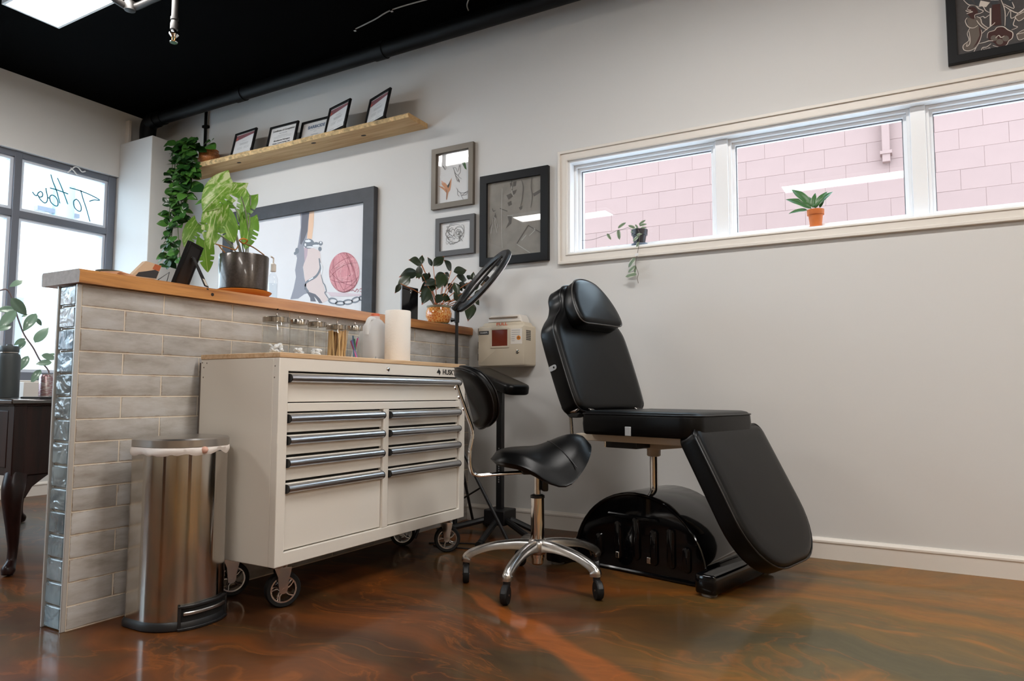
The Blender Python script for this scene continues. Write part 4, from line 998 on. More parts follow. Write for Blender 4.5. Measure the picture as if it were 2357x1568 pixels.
# ================================================================== wall shelf, certificates, pictures
SHW = wood('raw pine', S(212, 180, 132), S(176, 134, 84), 0, 1.0, .6, rings=False, coat=0)
LIVE = mat('live edge bark', S(206, 176, 128), .8, var=(30, .45), bump=(50, 1))
sf = thing('wall_shelf', 'long live-edge wooden shelf high on the wall', 'shelf', (-3.86, YW, 2.484))
bm = B(); n = 90; rows = []
for i in range(n+1):
    x = -5.02+2.32*i/n; q = mnoise.noise(Vector((x*2.2, 0, 0))); q2 = mnoise.noise(Vector((x*11, 3, 0))); q3 = mnoise.noise(Vector((x*29, 7, 0)))
    f = 3.405+.012*q; g = .004*q2+.003*q3
    rows.append([bm.verts.new(p_) for p_ in ((x, YW-.001, 2.484), (x, f+.022, 2.484), (x, f+.004+g, 2.490+.003*q2), (x, f-.006+g, 2.506+g), (x, f+.004+g*1.5, 2.518+g+.012*(1-i/n)), (x, f+.03+g, 2.519), (x, YW-.001, 2.516))])
for a, b in zip(rows, rows[1:]):
    for k in range(7):
        fc = bm.faces.new((a[k], a[(k+1) % 7], b[(k+1) % 7], b[k]))
        if k in (2, 3, 4): fc.material_index = 1
bm.faces.new(rows[0][::-1]); bm.faces.new(rows[-1])
obj('board', bm, [SHW, LIVE], sf, smooth=35)
for x, y in ((-3.15, 3.50), (-4.35, 3.47), (-3.55, 3.44)): obj('knot', lt([(0, 0), (.012, -.0006), (.004, -.0012)], (x, y, 2.484), 10, sx=1.8), KN, sf)

def framed(name, label, cat, mx, w, h, t_, dep, fm, pm, group=None, gl=True, bev=.002, root=None, gtilt=0):
    """picture lying in the local xy plane of mx (z towards the room): frame, sheet and glass"""
    o = root or thing(name, label, cat, tuple(mx @ Vector((0, -h/2, 0))), group=group)
    b_ = B(); rectframe(b_, mx, w, h, t_, 0, dep); obj('frame', b_, fm, o, bevel=bev)
    sd0 = .003 if gtilt else dep*.4; gm = mx @ Matrix.Rotation(R(-gtilt), 4, 'X')
    obj('sheet', bx(-w/2+t_-.003, w/2-t_+.003, -h/2+t_-.003, h/2-t_+.003, .0015, sd0, mx=mx), pm, o)
    if gl: obj('glass', bx(-w/2+t_-.002, w/2-t_+.002, -h/2+t_-.002, h/2-t_+.002, dep*.4+.003, dep*.4+.0045, mx=gm), PICGLASS, o)
    return o, sd0+.0008
def lines(o, mx, d, rows, mt, wd=.0016, name='printed_lines'):
    b_ = B(); nz = mx.to_3x3() @ Vector((0, 0, 1))
    for (xa, xb, y) in rows: ribbon(b_, [mx @ Vector((xa, y, d)), mx @ Vector((xb, y, d))], wd, nz)
    obj(name, b_, mt, o)
def onmx(mx, x, y, d): m_ = mx.copy(); m_.translation = mx @ Vector((x, y, d)); return m_
ROSE = mat('dusty rose print', S(140, 92, 100), .6)
def cert(x, y, w, h, rot, kind, label):
    lean = R(12); o = thing('framed_certificate', label, 'certificate', (x, y, 2.519), rot, group='framed certificates on the shelf')
    rz = Matrix.Rotation(rot, 4, 'Z'); X = rz @ Vector((1, 0, 0)); N0 = rz @ Vector((0, -1, 0)); U = UZ*math.cos(lean)-N0*math.sin(lean); N = N0*math.cos(lean)+UZ*math.sin(lean)
    mx = basis(Vector((x, y, 2.519))+U*(h/2)+N*.001, X, U, N)
    framed('', '', '', mx, w, h, .0155, .016, BLACKFRAME, PAPER, root=o, gl=True)
    d = .0073
    ea = B(); e0 = mx @ Vector((0, h*.28, 0)); e1_ = mx @ Vector((0, -h*.5, 0)) - N0*.085; e1_.z = 2.5195
    layers(ea, [(-.03, 0), (.03, 0), (.02, (e0-e1_).length), (-.02, (e0-e1_).length)], [(0, 0), (0, .003)], basis(e1_, X, (e0-e1_).normalized(), X.cross((e0-e1_).normalized()))); obj('easel_leg', ea, BLACKFRAME, o)
    if kind == 'band':
        b_ = B(); face(b_, [mx @ Vector(q) for q in ((-w/2+.016, h*.40, d), (w/2-.016, h*.415, d), (w/2-.016, h*.33, d), (-w/2+.016, h*.19, d))]); obj('header_band', b_, ROSE, o)
        obj('seal', lt([(0, .0004), (.010, 0)], (0, 0, 0), 12, mx=onmx(mx, -w*.37, h*.27, d+.0004)), mat('seal red', S(190, 90, 70), .5), o)
        lines(o, mx, d, [(-.03, .03, h*.13), (-.055, .055, h*.05), (-.05, .05, h*.02), (-.05, .05, -h*.01), (-.07, -.01, -h*.12), (.01, .07, -h*.12), (-.07, -.01, -h*.17), (.01, .07, -h*.17), (-.08, -.02, -h*.33), (.02, .08, -h*.33)], GREYINK)
        lines(o, mx, d, [(w/2-.035, w/2-.02, -h*.30), (w/2-.035, w/2-.02, -h*.26)], INK, .006)
    elif kind == 'gothic':
        obj('title', text_mesh('Certificate of Completion', .0215, onmx(mx, 0, h*.27, d), bold=.0004), INK, o)
        obj('name_line', text_mesh('Tattoo Artist Safety', .010, onmx(mx, 0, h*.14, d)), INK, o)
        lines(o, mx, d, [(-.05, .05, h*.05), (-.09, .09, 0), (-.09, .09, -h*.06)], GREYINK)
        obj('body_text', text_mesh('Bloodborne Pathogens', .018, onmx(mx, 0, -h*.17, d), bold=.0004), INK, o)
        obj('body_text', text_mesh('Disease Control Training Class', .014, onmx(mx, 0, -h*.29, d), bold=.0004), INK, o)
    else:
        obj('title', text_mesh('BARBICIDE', .034, onmx(mx, .005, h*.20, d), bold=.0012), mat('blue print', S(86, 110, 140), .6), o)
        lines(o, mx, d, [(-.05, .05, h*.08), (-.015, .015, h*.0), (-.11, .11, -h*.27)], GREYINK)
        obj('name_line', text_mesh('Certification', .014, onmx(mx, 0, -h*.13, d)), GREYINK, o)
    return o
cert(-4.318, 3.465, .258, .215, R(-4), 'band', 'framed certificate with rose band, nearest the trailing plant')
cert(-3.90, 3.465, .290, .185, 0, 'gothic', 'framed Certificate of Completion in black-letter type')
cert(-3.625, 3.512, .290, .185, 0, 'blue', 'framed certificate with a short title in blue capitals')
cert(-3.35, 3.440, .258, .218, R(-14), 'band', 'framed certificate with rose band, turned, overlapping its neighbour')
cert(-3.008, 3.452, .262, .218, R(-19), 'band', 'framed certificate with rose band at the free end of the shelf')

def wallpic(name, label, x0, x1, z0, z1, t_, dep, fm, pm, gl=True, cat='picture', bev=.002, gtilt=0):
    mx = onwall((x0+x1)/2, (z0+z1)/2, YW-.001); o, d = framed(name, label, cat, mx, x1-x0, z1-z0, t_, dep, fm, pm, gl=gl, bev=bev, gtilt=gtilt)
    return o, mx, YW-.001-d
def zpt(ox, oy, s, y):
    def f(q):
        k = at(ox+q[0]/s, oy+q[1]/s, 1, y); return Vector((k.x, y, k.z))
    return f
LAY = [0]
def poly(o, fn, pts, mt, name='painted_shape', sm=False):
    LAY[0] += 1; dy = Vector((0, -.00003*(LAY[0] % 28), 0)); b_ = B()
    P = [fn(q) for q in pts]
    if sm: P = curve(P, 4, closed=True)
    face(b_, [p_+dy for p_ in P]); return obj(name, b_, mt, o)
def strokes(o, fn, lst, wd, mt, name='drawn_lines', sm=True):
    b_ = B(); LAY[0] += 1; dy = Vector((0, -.0009-.00003*(LAY[0] % 20), 0))
    for l_ in lst:
        P = [fn(q)+dy for q in l_]; P = curve(P, 4) if sm and len(P) > 2 else P
        k = len(P); ribbon(b_, P, [wd*(.5+.5*math.sin(math.pi*min(1, (i+.8)/(k+.6)))) for i in range(k)], (0, -1, 0))
    return obj(name, b_, mt, o)
# hummingbird print
o, mx, yy = wallpic('hummingbird_picture', 'brown-framed print of hummingbirds, upper of the two small pictures', -2.647, -2.327, 1.928, 2.325, .036, .026, mat('bronze frame', S(104, 96, 86), .45, .3), PAPER, gtilt=2.3)
f = zpt(960, 300, 4.612, yy)
poly(o, f, [(225, 590), (270, 600), (300, 622), (262, 575), (258, 535), (300, 560), (325, 590), (345, 545), (368, 505), (362, 570), (352, 635), (332, 662), (318, 735), (308, 738), (310, 665), (285, 635)], mat('orange wash', S(206, 152, 118), .8), 'painted_bird')
poly(o, f, [(318, 592), (340, 560), (352, 530), (345, 585), (330, 615)], mat('slate wash', S(92, 98, 96), .8), 'painted_wing')
poly(o, f, [(463, 322), (498, 318), (515, 352), (526, 418), (508, 408), (488, 372)], mat('green wash', S(72, 108, 66), .8), 'painted_bird')
strokes(o, f, [[(380, 395), (395, 425), (408, 480), (430, 545)], [(385, 400), (412, 398), (432, 440), (455, 368), (460, 440), (436, 482), (475, 518)], [(410, 480), (440, 520), (452, 555)], [(395, 440), (420, 470), (440, 478)], [(430, 545), (438, 520), (446, 550), (455, 525)], [(265, 372), (285, 400), (300, 420), (308, 385), (300, 368)], [(280, 380), (295, 405)], [(415, 610), (440, 650), (462, 665), (470, 695), (492, 735)], [(462, 665), (505, 662), (542, 645), (520, 682), (472, 694)], [(432, 620), (430, 680), (450, 700)], [(480, 690), (500, 672), (530, 656)], [(305, 625), (316, 660), (312, 735)], [(470, 330), (490, 352), (505, 390)]], .0032, GREYINK)
# skull drawing
o, mx, yy = wallpic('rose_drawing', 'small grey-framed pencil drawing of a round scribbled form', -2.611, -2.316, 1.620, 1.868, .034, .024, mat('grey stained frame', S(78, 76, 76), .5), PAPER)
f = zpt(960, 300, 4.612, yy)
random.seed(8); sl = []
def ell(cx, cy, rx, ry, rot, jit, a0=0, a1=360):
    c, s = math.cos(R(rot)), math.sin(R(rot)); out_ = []
    for k in range(int(a0), int(a1)+1, 24):
        x, y = rx*math.cos(R(k))*random.uniform(1-jit, 1+jit), ry*math.sin(R(k))*random.uniform(1-jit, 1+jit); out_.append((cx+c*x-s*y, cy+s*x+c*y))
    return out_
sl += [ell(405, 1095, 100, 92, -40, .05), ell(440, 1085, 48, 62, 15, .06), ell(440, 1090, 30, 40, 15, .1), ell(436, 1095, 15, 20, 10, .2), ell(345, 1150, 34, 40, 20, .12), ell(378, 1060, 50, 60, -20, .12, 100, 330), ell(470, 1060, 30, 55, 10, .1, 250, 470), ell(400, 1170, 60, 26, -25, .15, 0, 200), ell(340, 1100, 36, 30, -40, .15, 120, 330)]
for k in range(26): sl.append(ell(405+random.uniform(-70, 70), 1100+random.uniform(-70, 70), random.uniform(8, 26), random.uniform(8, 26), random.uniform(0, 90), .2, random.randint(0, 180), random.randint(200, 330)))
sl += [[(305, 1185), (320, 1212), (340, 1190), (352, 1215), (370, 1195), (385, 1210), (410, 1195), (432, 1190)]]
strokes(o, f, sl, .0026, GREYINK)
# large dark drawing
o, mx, yy = wallpic('charcoal_picture', 'large black-framed grey charcoal picture reflecting the ceiling light', -2.276, -1.806, 1.529, 2.090, .050, .028, BLACKFRAME, mat('grey toned paper', S(138, 133, 126), .7, var=(9, .16)))
f = zpt(960, 300, 4.612, yy); dg_ = mat('charcoal tone', S(100, 96, 92), .85); lg2 = mat('chalk tone', S(178, 174, 168), .85)
for P in ([(985, 560), (1008, 550), (1012, 600), (990, 606)], [(1020, 548), (1056, 538), (1050, 590), (1018, 598)], [(948, 690), (995, 668), (1020, 700), (972, 738)], [(1005, 650), (1060, 628), (1042, 672), (1015, 690)], [(960, 770), (1000, 748), (1008, 790), (972, 806)], [(1230, 672), (1318, 622), (1318, 655), (1240, 705)], [(960, 905), (1010, 898), (1000, 990), (940, 1045), (975, 970)], [(1080, 820), (1120, 800), (1115, 835), (1095, 848)]): poly(o, f, P, dg_, 'charcoal_patch')
strokes(o, f, [[(1110, 530), (1128, 600), (1118, 720), (1098, 820)], [(1222, 500), (1212, 600), (1225, 700), (1208, 820)], [(800, 830), (812, 860), (830, 850)], [(1005, 520), (1012, 640)], [(880, 830), (960, 860)], [(1180, 1010), (1318, 1090)], [(1060, 1200), (1180, 1010)], [(830, 900), (800, 980), (770, 1050)], [(830, 880), (850, 1000), (865, 1040)]], .006, dg_)
strokes(o, f, [[(905, 620), (900, 840), (900, 1010), (905, 1250)], [(1005, 640), (1022, 700)], [(960, 908), (1015, 905)], [(1180, 905), (1318, 950)], [(1060, 1210), (1200, 1300)], [(820, 920), (840, 1040), (850, 1090)], [(810, 940), (790, 1060), (785, 1100)], [(835, 930), (860, 1040)], [(1190, 1120), (1250, 1060), (1240, 1040)], [(1110, 1170), (1160, 1110)], [(760, 1100), (770, 1200), (765, 1300)], [(1000, 590), (1008, 620)]], .004, lg2)
# flash print at the right
o, mx, yy = wallpic('flash_print', 'black-framed tattoo flash of a mermaid and lighthouse, above the long window', (.186), .600, 2.224, 2.760, .036, .030, BLACKFRAME, mat('dark grey print ground', S(66, 62, 62), .7, var=(60, .1)), gl=False)
f = zpt(2100, 0, 7.84, yy); crm = mat('cream outline', S(206, 196, 186), .7); mar = mat('oxblood print', S(58, 22, 16), .7); tau = mat('taupe print', S(96, 86, 78), .7); sla = mat('slate print', S(54, 56, 60), .7)
poly(o, f, [(1000, 180), (1040, 130), (1110, 130), (1170, 180), (1180, 240), (1130, 290), (1110, 350), (1060, 340), (1030, 290), (1000, 260)], mar, 'printed_hair', True)
poly(o, f, [(985, 320), (1050, 330), (1110, 350), (1160, 300), (1230, 360), (1250, 440), (1370, 520), (1330, 545), (1230, 470), (1200, 430), (1180, 460), (1110, 500), (1035, 500), (1000, 460)], tau, 'printed_torso')
poly(o, f, [(1030, 510), (1110, 510), (1185, 460), (1240, 540), (1245, 650), (1190, 760), (1100, 880), (1000, 910), (930, 870), (930, 800), (1000, 750), (1030, 780), (1040, 700)], tau, 'printed_tail', True)
poly(o, f, [(1200, 470), (1245, 560), (1240, 670), (1190, 770), (1090, 870), (1160, 760), (1215, 640)], mar, 'printed_tail_shade')
poly(o, f, [(1440, 90), (1585, 70), (1605, 450), (1430, 465)], mar, 'printed_lighthouse'); poly(o, f, [(1395, 150), (1425, 145), (1425, 470), (1395, 475)], crm, 'printed_lighthouse_edge')
poly(o, f, [(1420, 0), (1540, 0), (1540, 70), (1420, 80)], sla, 'printed_lantern_room'); poly(o, f, [(1230, 10), (1400, 45), (1330, 130), (1200, 110)], crm, 'printed_paper')
poly(o, f, [(1365, 650), (1400, 570), (1480, 555), (1540, 500), (1640, 490), (1710, 540), (1790, 580), (1800, 670), (1740, 730), (1690, 810), (1560, 835), (1470, 770), (1390, 730)], mar, 'printed_flower', True)
for a_ in range(5):
    c = (1580+110*math.cos(R(72*a_+20)), 665+90*math.sin(R(72*a_+20))); poly(o, f, [(c[0]+62*math.cos(R(k)), c[1]+52*math.sin(R(k))) for k in range(0, 360, 40)], tau, 'printed_petal', True)
poly(o, f, [(1580+85*math.cos(R(k)), 675+80*math.sin(R(k))) for k in range(0, 360, 30)], mar, 'printed_flower_heart', True)
for P in ([(940, 10), (1040, 0), (1110, 60), (1100, 95), (1000, 60)], [(1110, 0), (1230, 0), (1210, 90), (1180, 130)], [(1690, 470), (1700, 320), (1760, 220), (1780, 330), (1740, 500)], [(1745, 540), (1780, 420), (1850, 340), (1830, 440), (1790, 520)], [(1620, 0), (1800, 0), (1790, 60), (1830, 150), (1690, 60)]): poly(o, f, P, sla, 'printed_leaf', True)
strokes(o, f, [[(985, 180), (1030, 105), (1130, 105), (1200, 160), (1280, 200), (1230, 240), (1130, 270), (1130, 330)], [(990, 320), (955, 380), (985, 460), (1035, 500), (1110, 505), (1185, 460)], [(1160, 300), (1230, 340), (1260, 430), (1370, 510)], [(1160, 370), (1200, 430), (1260, 490), (1350, 545)], [(1035, 510), (990, 610), (1020, 730), (920, 820), (930, 900), (1020, 920), (1130, 870), (1210, 750), (1250, 620), (1240, 540)], [(1020, 560), (1040, 700), (1030, 800), (980, 840), (990, 790)], [(1200, 130), (1270, 110), (1320, 190), (1390, 230)], [(1210, 320), (1280, 300), (1310, 325), (1390, 270)], [(1250, 610), (1330, 540), (1460, 440), (1490, 405)], [(1350, 690), (1370, 590), (1480, 550), (1530, 495), (1640, 485), (1720, 540), (1810, 590), (1800, 690), (1740, 740), (1690, 820), (1560, 850), (1450, 820)], [(1190, 790), (1290, 770), (1380, 740), (1460, 740)], [(1110, 940), (1150, 860), (1190, 800)], [(1240, 915), (1270, 860), (1340, 850), (1420, 790)], [(1600, 0), (1670, 200), (1670, 470)], [(1700, 300), (1770, 180), (1780, 330), (1860, 310), (1820, 450), (1900, 490), (1790, 545)], [(920, 0), (1010, 85), (1100, 95), (1200, 130)], [(1640, 70), (1830, 155), (1800, 40)], [(1500, 690), (1560, 640), (1600, 680), (1660, 650)], [(960, 190), (1000, 210), (1090, 210)], [(980, 250), (1090, 215)], [(1000, 180), (1060, 190)]], .0032, crm)
poly(o, f, [(1440, 0), (1530, 0), (1520, -150), (1450, -150)], crm, 'printed_lantern'); poly(o, f, [(1465, -10), (1508, -10), (1505, -140), (1468, -140)], mar, 'printed_lantern')
poly(o, f, [(1405, -150), (1565, -150), (1485, -270)], mar, 'printed_roof')
for P in ([(960, -40), (1010, -180), (1120, -300), (1130, -140), (1060, -20)], [(1180, -60), (1170, -240), (1270, -420), (1310, -240), (1260, -60)], [(1690, -40), (1740, -220), (1880, -330), (1870, -150), (1780, 0)], [(1850, 300), (1990, 180), (2120, 160), (2040, 300), (1920, 380)], [(1880, 620), (2010, 540), (2150, 560), (2040, 680), (1920, 720)]):
    poly(o, f, P, tau, 'printed_leaf', True); strokes(o, f, [P+[P[0]], [P[0], P[2]]], .003, crm)
strokes(o, f, [[(1400, -150), (1485, -280), (1570, -150), (1400, -150)], [(1410, 0), (1560, 0)], [(1380, -90), (1180, -160)], [(1380, -60), (1200, -20)], [(1590, -90), (1700, -140)], [(1640, 100), (1900, 240), (2050, 120)]], .004, crm)
obj('signature', text_mesh('South', .012, (lambda k: onwall(k.x, k.z, yy-.0012))(f((1340, 880)))), crm, o)
# large painting
PNT = mat('pale painted ground', S(224, 223, 226), .5, var=(2, .03))
o, mx, yy = wallpic('large_painting', 'big dark-framed painting of an ankle shackle, chain and pink yarn ball', -4.640, -3.108, 1.17, 2.152, .098, .040, mat('ebonised plank frame', S(58, 59, 64), .55, bump=(30, .6), var=(7, .25)), PNT, gl=False, bev=.005)
f = zpt(590, 450, 5.807, yy); LAY[0] = 0
poly(o, f, [(575, 232), (600, 330), (590, 480), (600, 232)], mat('peach glaze', S(226, 200, 188), .6), 'painted_glow')
poly(o, f, [(700, 207), (775, 195), (765, 400), (742, 585), (680, 575), (690, 350)], mat('apricot glaze', S(232, 196, 168), .6), 'painted_glow')
poly(o, f, [(660, 720), (760, 700), (850, 745), (865, 900), (850, 1000), (880, 1140), (920, 1280), (960, 1400), (880, 1440), (790, 1330), (700, 1290), (655, 1180), (640, 1050), (625, 930)], mat('skin glaze', S(222, 206, 204), .6), 'painted_foot')
poly(o, f, [(590, 232), (712, 206), (698, 340), (690, 470), (672, 580), (630, 640), (640, 740), (655, 820), (640, 900), (622, 960), (640, 1100), (660, 1180), (652, 1260), (700, 1305), (640, 1320), (560, 1380), (455, 1388), (500, 1240), (530, 1090), (518, 1000), (545, 840), (530, 780), (558, 660), (592, 430)], mat('shadow glaze', S(150, 152, 164), .6), 'painted_shadow')
poly(o, f, [(612, 232), (708, 208), (695, 340), (682, 480), (640, 590), (600, 660), (585, 640), (600, 440)], mat('deep shadow glaze', S(104, 104, 114), .6), 'painted_shadow')
poly(o, f, [(650, 1250), (700, 1290), (790, 1320), (850, 1380), (885, 1440), (840, 1440), (800, 1380), (770, 1350), (800, 1420), (725, 1415), (720, 1370)], mat('deep shadow glaze', S(104, 104, 114), .6), 'painted_shadow')
poly(o, f, [(640, 700), (690, 690), (680, 800), (645, 900), (640, 780)], mat('violet glaze', S(190, 170, 182), .6), 'painted_tone')
stl = mat('steel grey paint', S(120, 126, 136), .5); hil = mat('white paint', S(236, 238, 242), .5)
for c, r_ in (((700, 645), (74, 66)), ((800, 645), (34, 22)), ((860, 640), (28, 30)), ((850, 715), (22, 30)), ((520, 775), (18, 22)), ((545, 740), (26, 40))): poly(o, f, [(c[0]+r_[0]*math.cos(R(k)), c[1]+r_[1]*math.sin(R(k))) for k in range(0, 360, 30)], stl, 'painted_shackle', True)
for c, r_ in (((690, 610), (40, 16)), ((720, 690), (50, 10)), ((655, 660), (12, 20)), ((862, 630), (12, 14)), ((800, 672), (50, 14)), ((700, 600), (10, 12))): poly(o, f, [(c[0]+r_[0]*math.cos(R(k)), c[1]+r_[1]*math.sin(R(k))) for k in range(0, 360, 45)], hil, 'painted_highlight', True)
strokes(o, f, [[(840, 840), (850, 900), (855, 980), (800, 1080), (700, 1140), (660, 1180), (650, 1260)], [(660, 1180), (660, 1240), (700, 1290)]], .018, stl, 'painted_chain')
strokes(o, f, [[(858, 900), (872, 960), (868, 1030)], [(880, 910), (884, 980), (872, 1050)], [(760, 1100), (700, 1135)]], .008, hil, 'painted_chain')
strokes(o, f, [[(865, 1060), (890, 1160), (915, 1200), (935, 1280), (915, 1300), (960, 1370), (985, 1400)]], .008, stl, 'painted_chain')
lk_ = []
for cxy, rx, ry, ro in (((1025, 1410), 58, 34, 12), ((1120, 1440), 60, 24, 0), ((1225, 1425), 60, 28, -6), ((1330, 1395), 55, 30, -22), ((1400, 1375), 24, 26, 0)):
    c, s = math.cos(R(ro)), math.sin(R(ro)); lk_.append([(cxy[0]+c*rx*math.cos(R(k))-s*ry*math.sin(R(k)), cxy[1]+s*rx*math.cos(R(k))+c*ry*math.sin(R(k))) for k in range(0, 361, 30)])
strokes(o, f, lk_, .011, stl, 'painted_chain')
poly(o, f, [(940, 1290), (1100, 1300), (1400, 1320), (1425, 1345), (1000, 1350)], mat('rose shadow glaze', S(216, 200, 208), .6), 'painted_shadow')
poly(o, f, [(1175+203*math.cos(R(k)), 1030+270*math.sin(R(k))) for k in range(0, 360, 15)], mat('yarn rose', S(214, 148, 156), .7, var=(24, .12)), 'painted_yarn_ball', True)
random.seed(12); ya, yb = [], []
for k in range(46):
    a0 = random.uniform(60, 118) if k % 2 else random.uniform(-30, 25); off = random.uniform(-.85, .85)
    c, s = math.cos(R(a0)), math.sin(R(a0)); hl = math.sqrt(1-off*off)*.97; L_ = []
    for j in range(9):
        u_ = -hl+2*hl*j/8; v_ = off+.22*(1-u_*u_)*math.copysign(1, off); v_ = max(-1, min(1, v_)); q = (u_*c-v_*s, u_*s+v_*c); l_ = math.hypot(*q)
        if l_ > .97: q = (q[0]/l_*.97, q[1]/l_*.97)
        L_.append((1175+203*q[0], 1030+270*q[1]))
    (ya if k % 3 else yb).append(L_)
strokes(o, f, ya, .0045, mat('yarn highlight', S(232, 176, 182), .7), 'painted_yarn'); strokes(o, f, yb, .0045, mat('yarn shade', S(178, 108, 118), .7), 'painted_yarn')
strokes(o, f, [[(1270, 1280), (1295, 1265), (1320, 1285), (1345, 1250), (1365, 1275), (1345, 1295)], [(1380, 1260), (1400, 1245), (1420, 1265), (1405, 1290), (1385, 1280)]], .005, MATS['yarn shade'], 'painted_yarn')

# mirrored paint-pen lettering on the shop-front glass
wr = thing('window_lettering', 'blue hand-drawn lettering on the shop-front glass', 'lettering', (XG+.001, 2.9, 2.2))
PEN = mat('blue paint pen', S(56, 132, 152), .6)
def wl(q): k = at(q[0]/3.92, 300+q[1]/3.92, 0, XG+.0015); return k
b_ = B()
for l_ in ([(292, 555), (312, 582), (332, 590), (345, 565), (368, 553), (385, 572), (380, 598), (355, 602), (343, 585)], [(345, 590), (365, 625), (400, 655), (422, 645), (430, 605), (420, 560), (414, 520)], [(430, 605), (445, 612), (452, 595), (470, 585), (500, 600), (522, 640), (520, 680), (495, 680), (460, 650), (447, 610)], [(458, 398), (480, 470), (510, 545), (540, 660)], [(518, 430), (545, 490), (575, 565), (612, 668)], [(450, 520), (520, 540), (615, 575)], [(690, 622), (665, 640), (670, 690), (700, 725), (728, 728), (732, 690), (710, 640), (685, 620)], [(628, 518), (720, 545), (820, 585), (900, 630), (850, 628), (805, 642)], [(728, 540), (750, 620), (780, 710), (812, 825)]):
    P = curve([wl(q) for q in l_], 4) if len(l_) > 2 else [wl(q) for q in l_]
    ribbon(b_, P, .0085, (1, 0, 0))
obj('painted_strokes', b_, PEN, wr)
b_ = B(); P = curve([wl(q)+Vector((.06, 0, 0)) for q in ((575, 390), (610, 360), (640, 340), (670, 350), (700, 385), (732, 380))], 5); tube(b_, P, .005, 6)
P = curve([wl(q)+Vector((.06, 0, 0)) for q in ((600, 350), (630, 380), (658, 412))], 5); tube(b_, P, .005, 6)
rb = thing('ribbon_tie', 'white ribbon tied on the top rail of the shop-front window', 'ribbon', tuple(wl((650, 370)))); obj('ribbon', b_, PAPER, rb, smooth=40)
# ================================================================== things on the half wall and the cabinet
ZT = 1.1602
def onx(u, v, x): return at(u, v, 0, x)
# ---- items on the cabinet
JG = glass('jar glass', (.93, .95, .95, 1), .02, 1.75); LID = mat('brushed jar lid', (.40, .36, .31, 1), .25, 1, aniso=.6)
def jar(u, vl, r_, label, x=-2.13):
    c = onx(u, vl, x); zl = c.z; y = c.y
    o = thing('apothecary_jar', label, 'jar', (x, y, .9005), group='glass jars on the cabinet')
    h = zl-.9005-.018; rings = 20
    b_ = lt([(0, .9012), (r_*.94, .9012), (r_, .906), (r_, .9005+h-.014), (r_*.93, .9005+h-.004), (r_*.93, .9005+h+.006)], (x, y, 0), 20, cap=False); obj('glass_body', b_, JG, o, smooth=30)
    l_ = obj('lid', lt([(r_*.95, zl-.020), (r_*.98, zl-.019), (r_*.98, zl-.002), (r_*.95, zl), (0, zl+.001)], (x, y, 0), 24), LID, o, smooth=30)
    obj('lid_knob', lt([(.003, zl), (.003, zl+.006), (.005, zl+.010), (.004, zl+.015), (0, zl+.016)], (x, y, 0), 10), CHROME, l_, smooth=40)
    return Vector((x, y, .9015)), r_, h
def cotton(p, r_, h, seed, label):
    random.seed(seed); b_ = B()
    for k in range(46):
        a_, q = random.uniform(0, 6.28), r_*.5*math.sqrt(random.random()); z_ = h*(random.random()*.75)
        s = random.uniform(.006, .0095); mx_ = Matrix.Translation(p+Vector((q*math.cos(a_)*.85, q*math.sin(a_)*.85, z_+.008))) @ Matrix.Rotation(random.uniform(0, 3), 4, 'X') @ Matrix.Rotation(random.uniform(0, 3), 4, 'Z')
        bmesh.ops.create_icosphere(b_, subdivisions=1, radius=s, matrix=mx_ @ Matrix.Diagonal((1.2, 1, .7, 1)))
    tag(obj('cotton', b_, mat('white cotton', S(240, 242, 246), .9), center=tuple(p)), label, 'cotton', kind='stuff')
p1 = jar(637, 731, .053, 'wide glass jar of cotton with steel lid, first from the bin end'); cotton(p1[0], p1[1], .045, 1, 'white cotton heaped in the wide first jar')
p2 = jar(689, 737, .038, 'narrow glass jar of cotton, second from the bin end'); cotton(p2[0], p2[1], .030, 2, 'white cotton low in the second glass jar')
p3 = jar(730, 742, .039, 'narrow glass jar of cotton next to the stick jar'); cotton(p3[0], p3[1], .034, 3, 'white cotton in the jar beside the wooden sticks')
p4 = jar(776, 749, .046, 'glass jar packed with wooden sticks'); p5 = jar(817, 751, .035, 'small glass jar of coloured plastic sticks beside the jug')
STK = wood('birch stick', S(226, 192, 140), S(200, 160, 104), 2, 3, .6, rings=False, coat=0)
random.seed(5); stm = bpy.data.meshes.new('stick'); b_ = bx(-.005, .005, -.0009, .0009, 0, .125); b_.to_mesh(stm); b_.free(); stm.materials.append(STK)
for k in range(44):
    a_ = random.uniform(0, 6.28); q = .050*math.sqrt(random.random())
    o = bpy.data.objects.new('wooden_stick', stm); C.objects.link(o); o.location = p4[0]+Vector((q*math.cos(a_)*.75, q*math.sin(a_)*.75, .0005))
    o.rotation_euler = (random.uniform(-.10, .12), random.uniform(-.12, .12), random.uniform(0, 3.1)); o.scale = (1, 1, random.uniform(.9, 1.0))
    tag(o, 'flat wooden stick standing in the packed glass jar', 'stick', 'wooden sticks in the jar')
random.seed(6)
for k, c in enumerate(((214, 84, 140), (126, 122, 190), (58, 130, 96), (196, 60, 130), (150, 150, 200), (226, 226, 230), (60, 110, 150))):
    a_ = k*.9; q = .016; b_ = tb([p5[0]+Vector((q*math.cos(a_), q*math.sin(a_), .002)), p5[0]+Vector((-.017*math.cos(a_+.5), -.017*math.sin(a_+.5), .085+.004*k))], .0032, 8)
    nm = ('pink', 'violet', 'green', 'magenta', 'lilac', 'white', 'blue')[k]
    tag(obj('plastic_stick', b_, mat('stick '+nm, S(*c), .35), smooth=40, center=tuple(p5[0])), nm+' plastic stick leaning in the small jar', 'stick', 'coloured sticks in the jar')
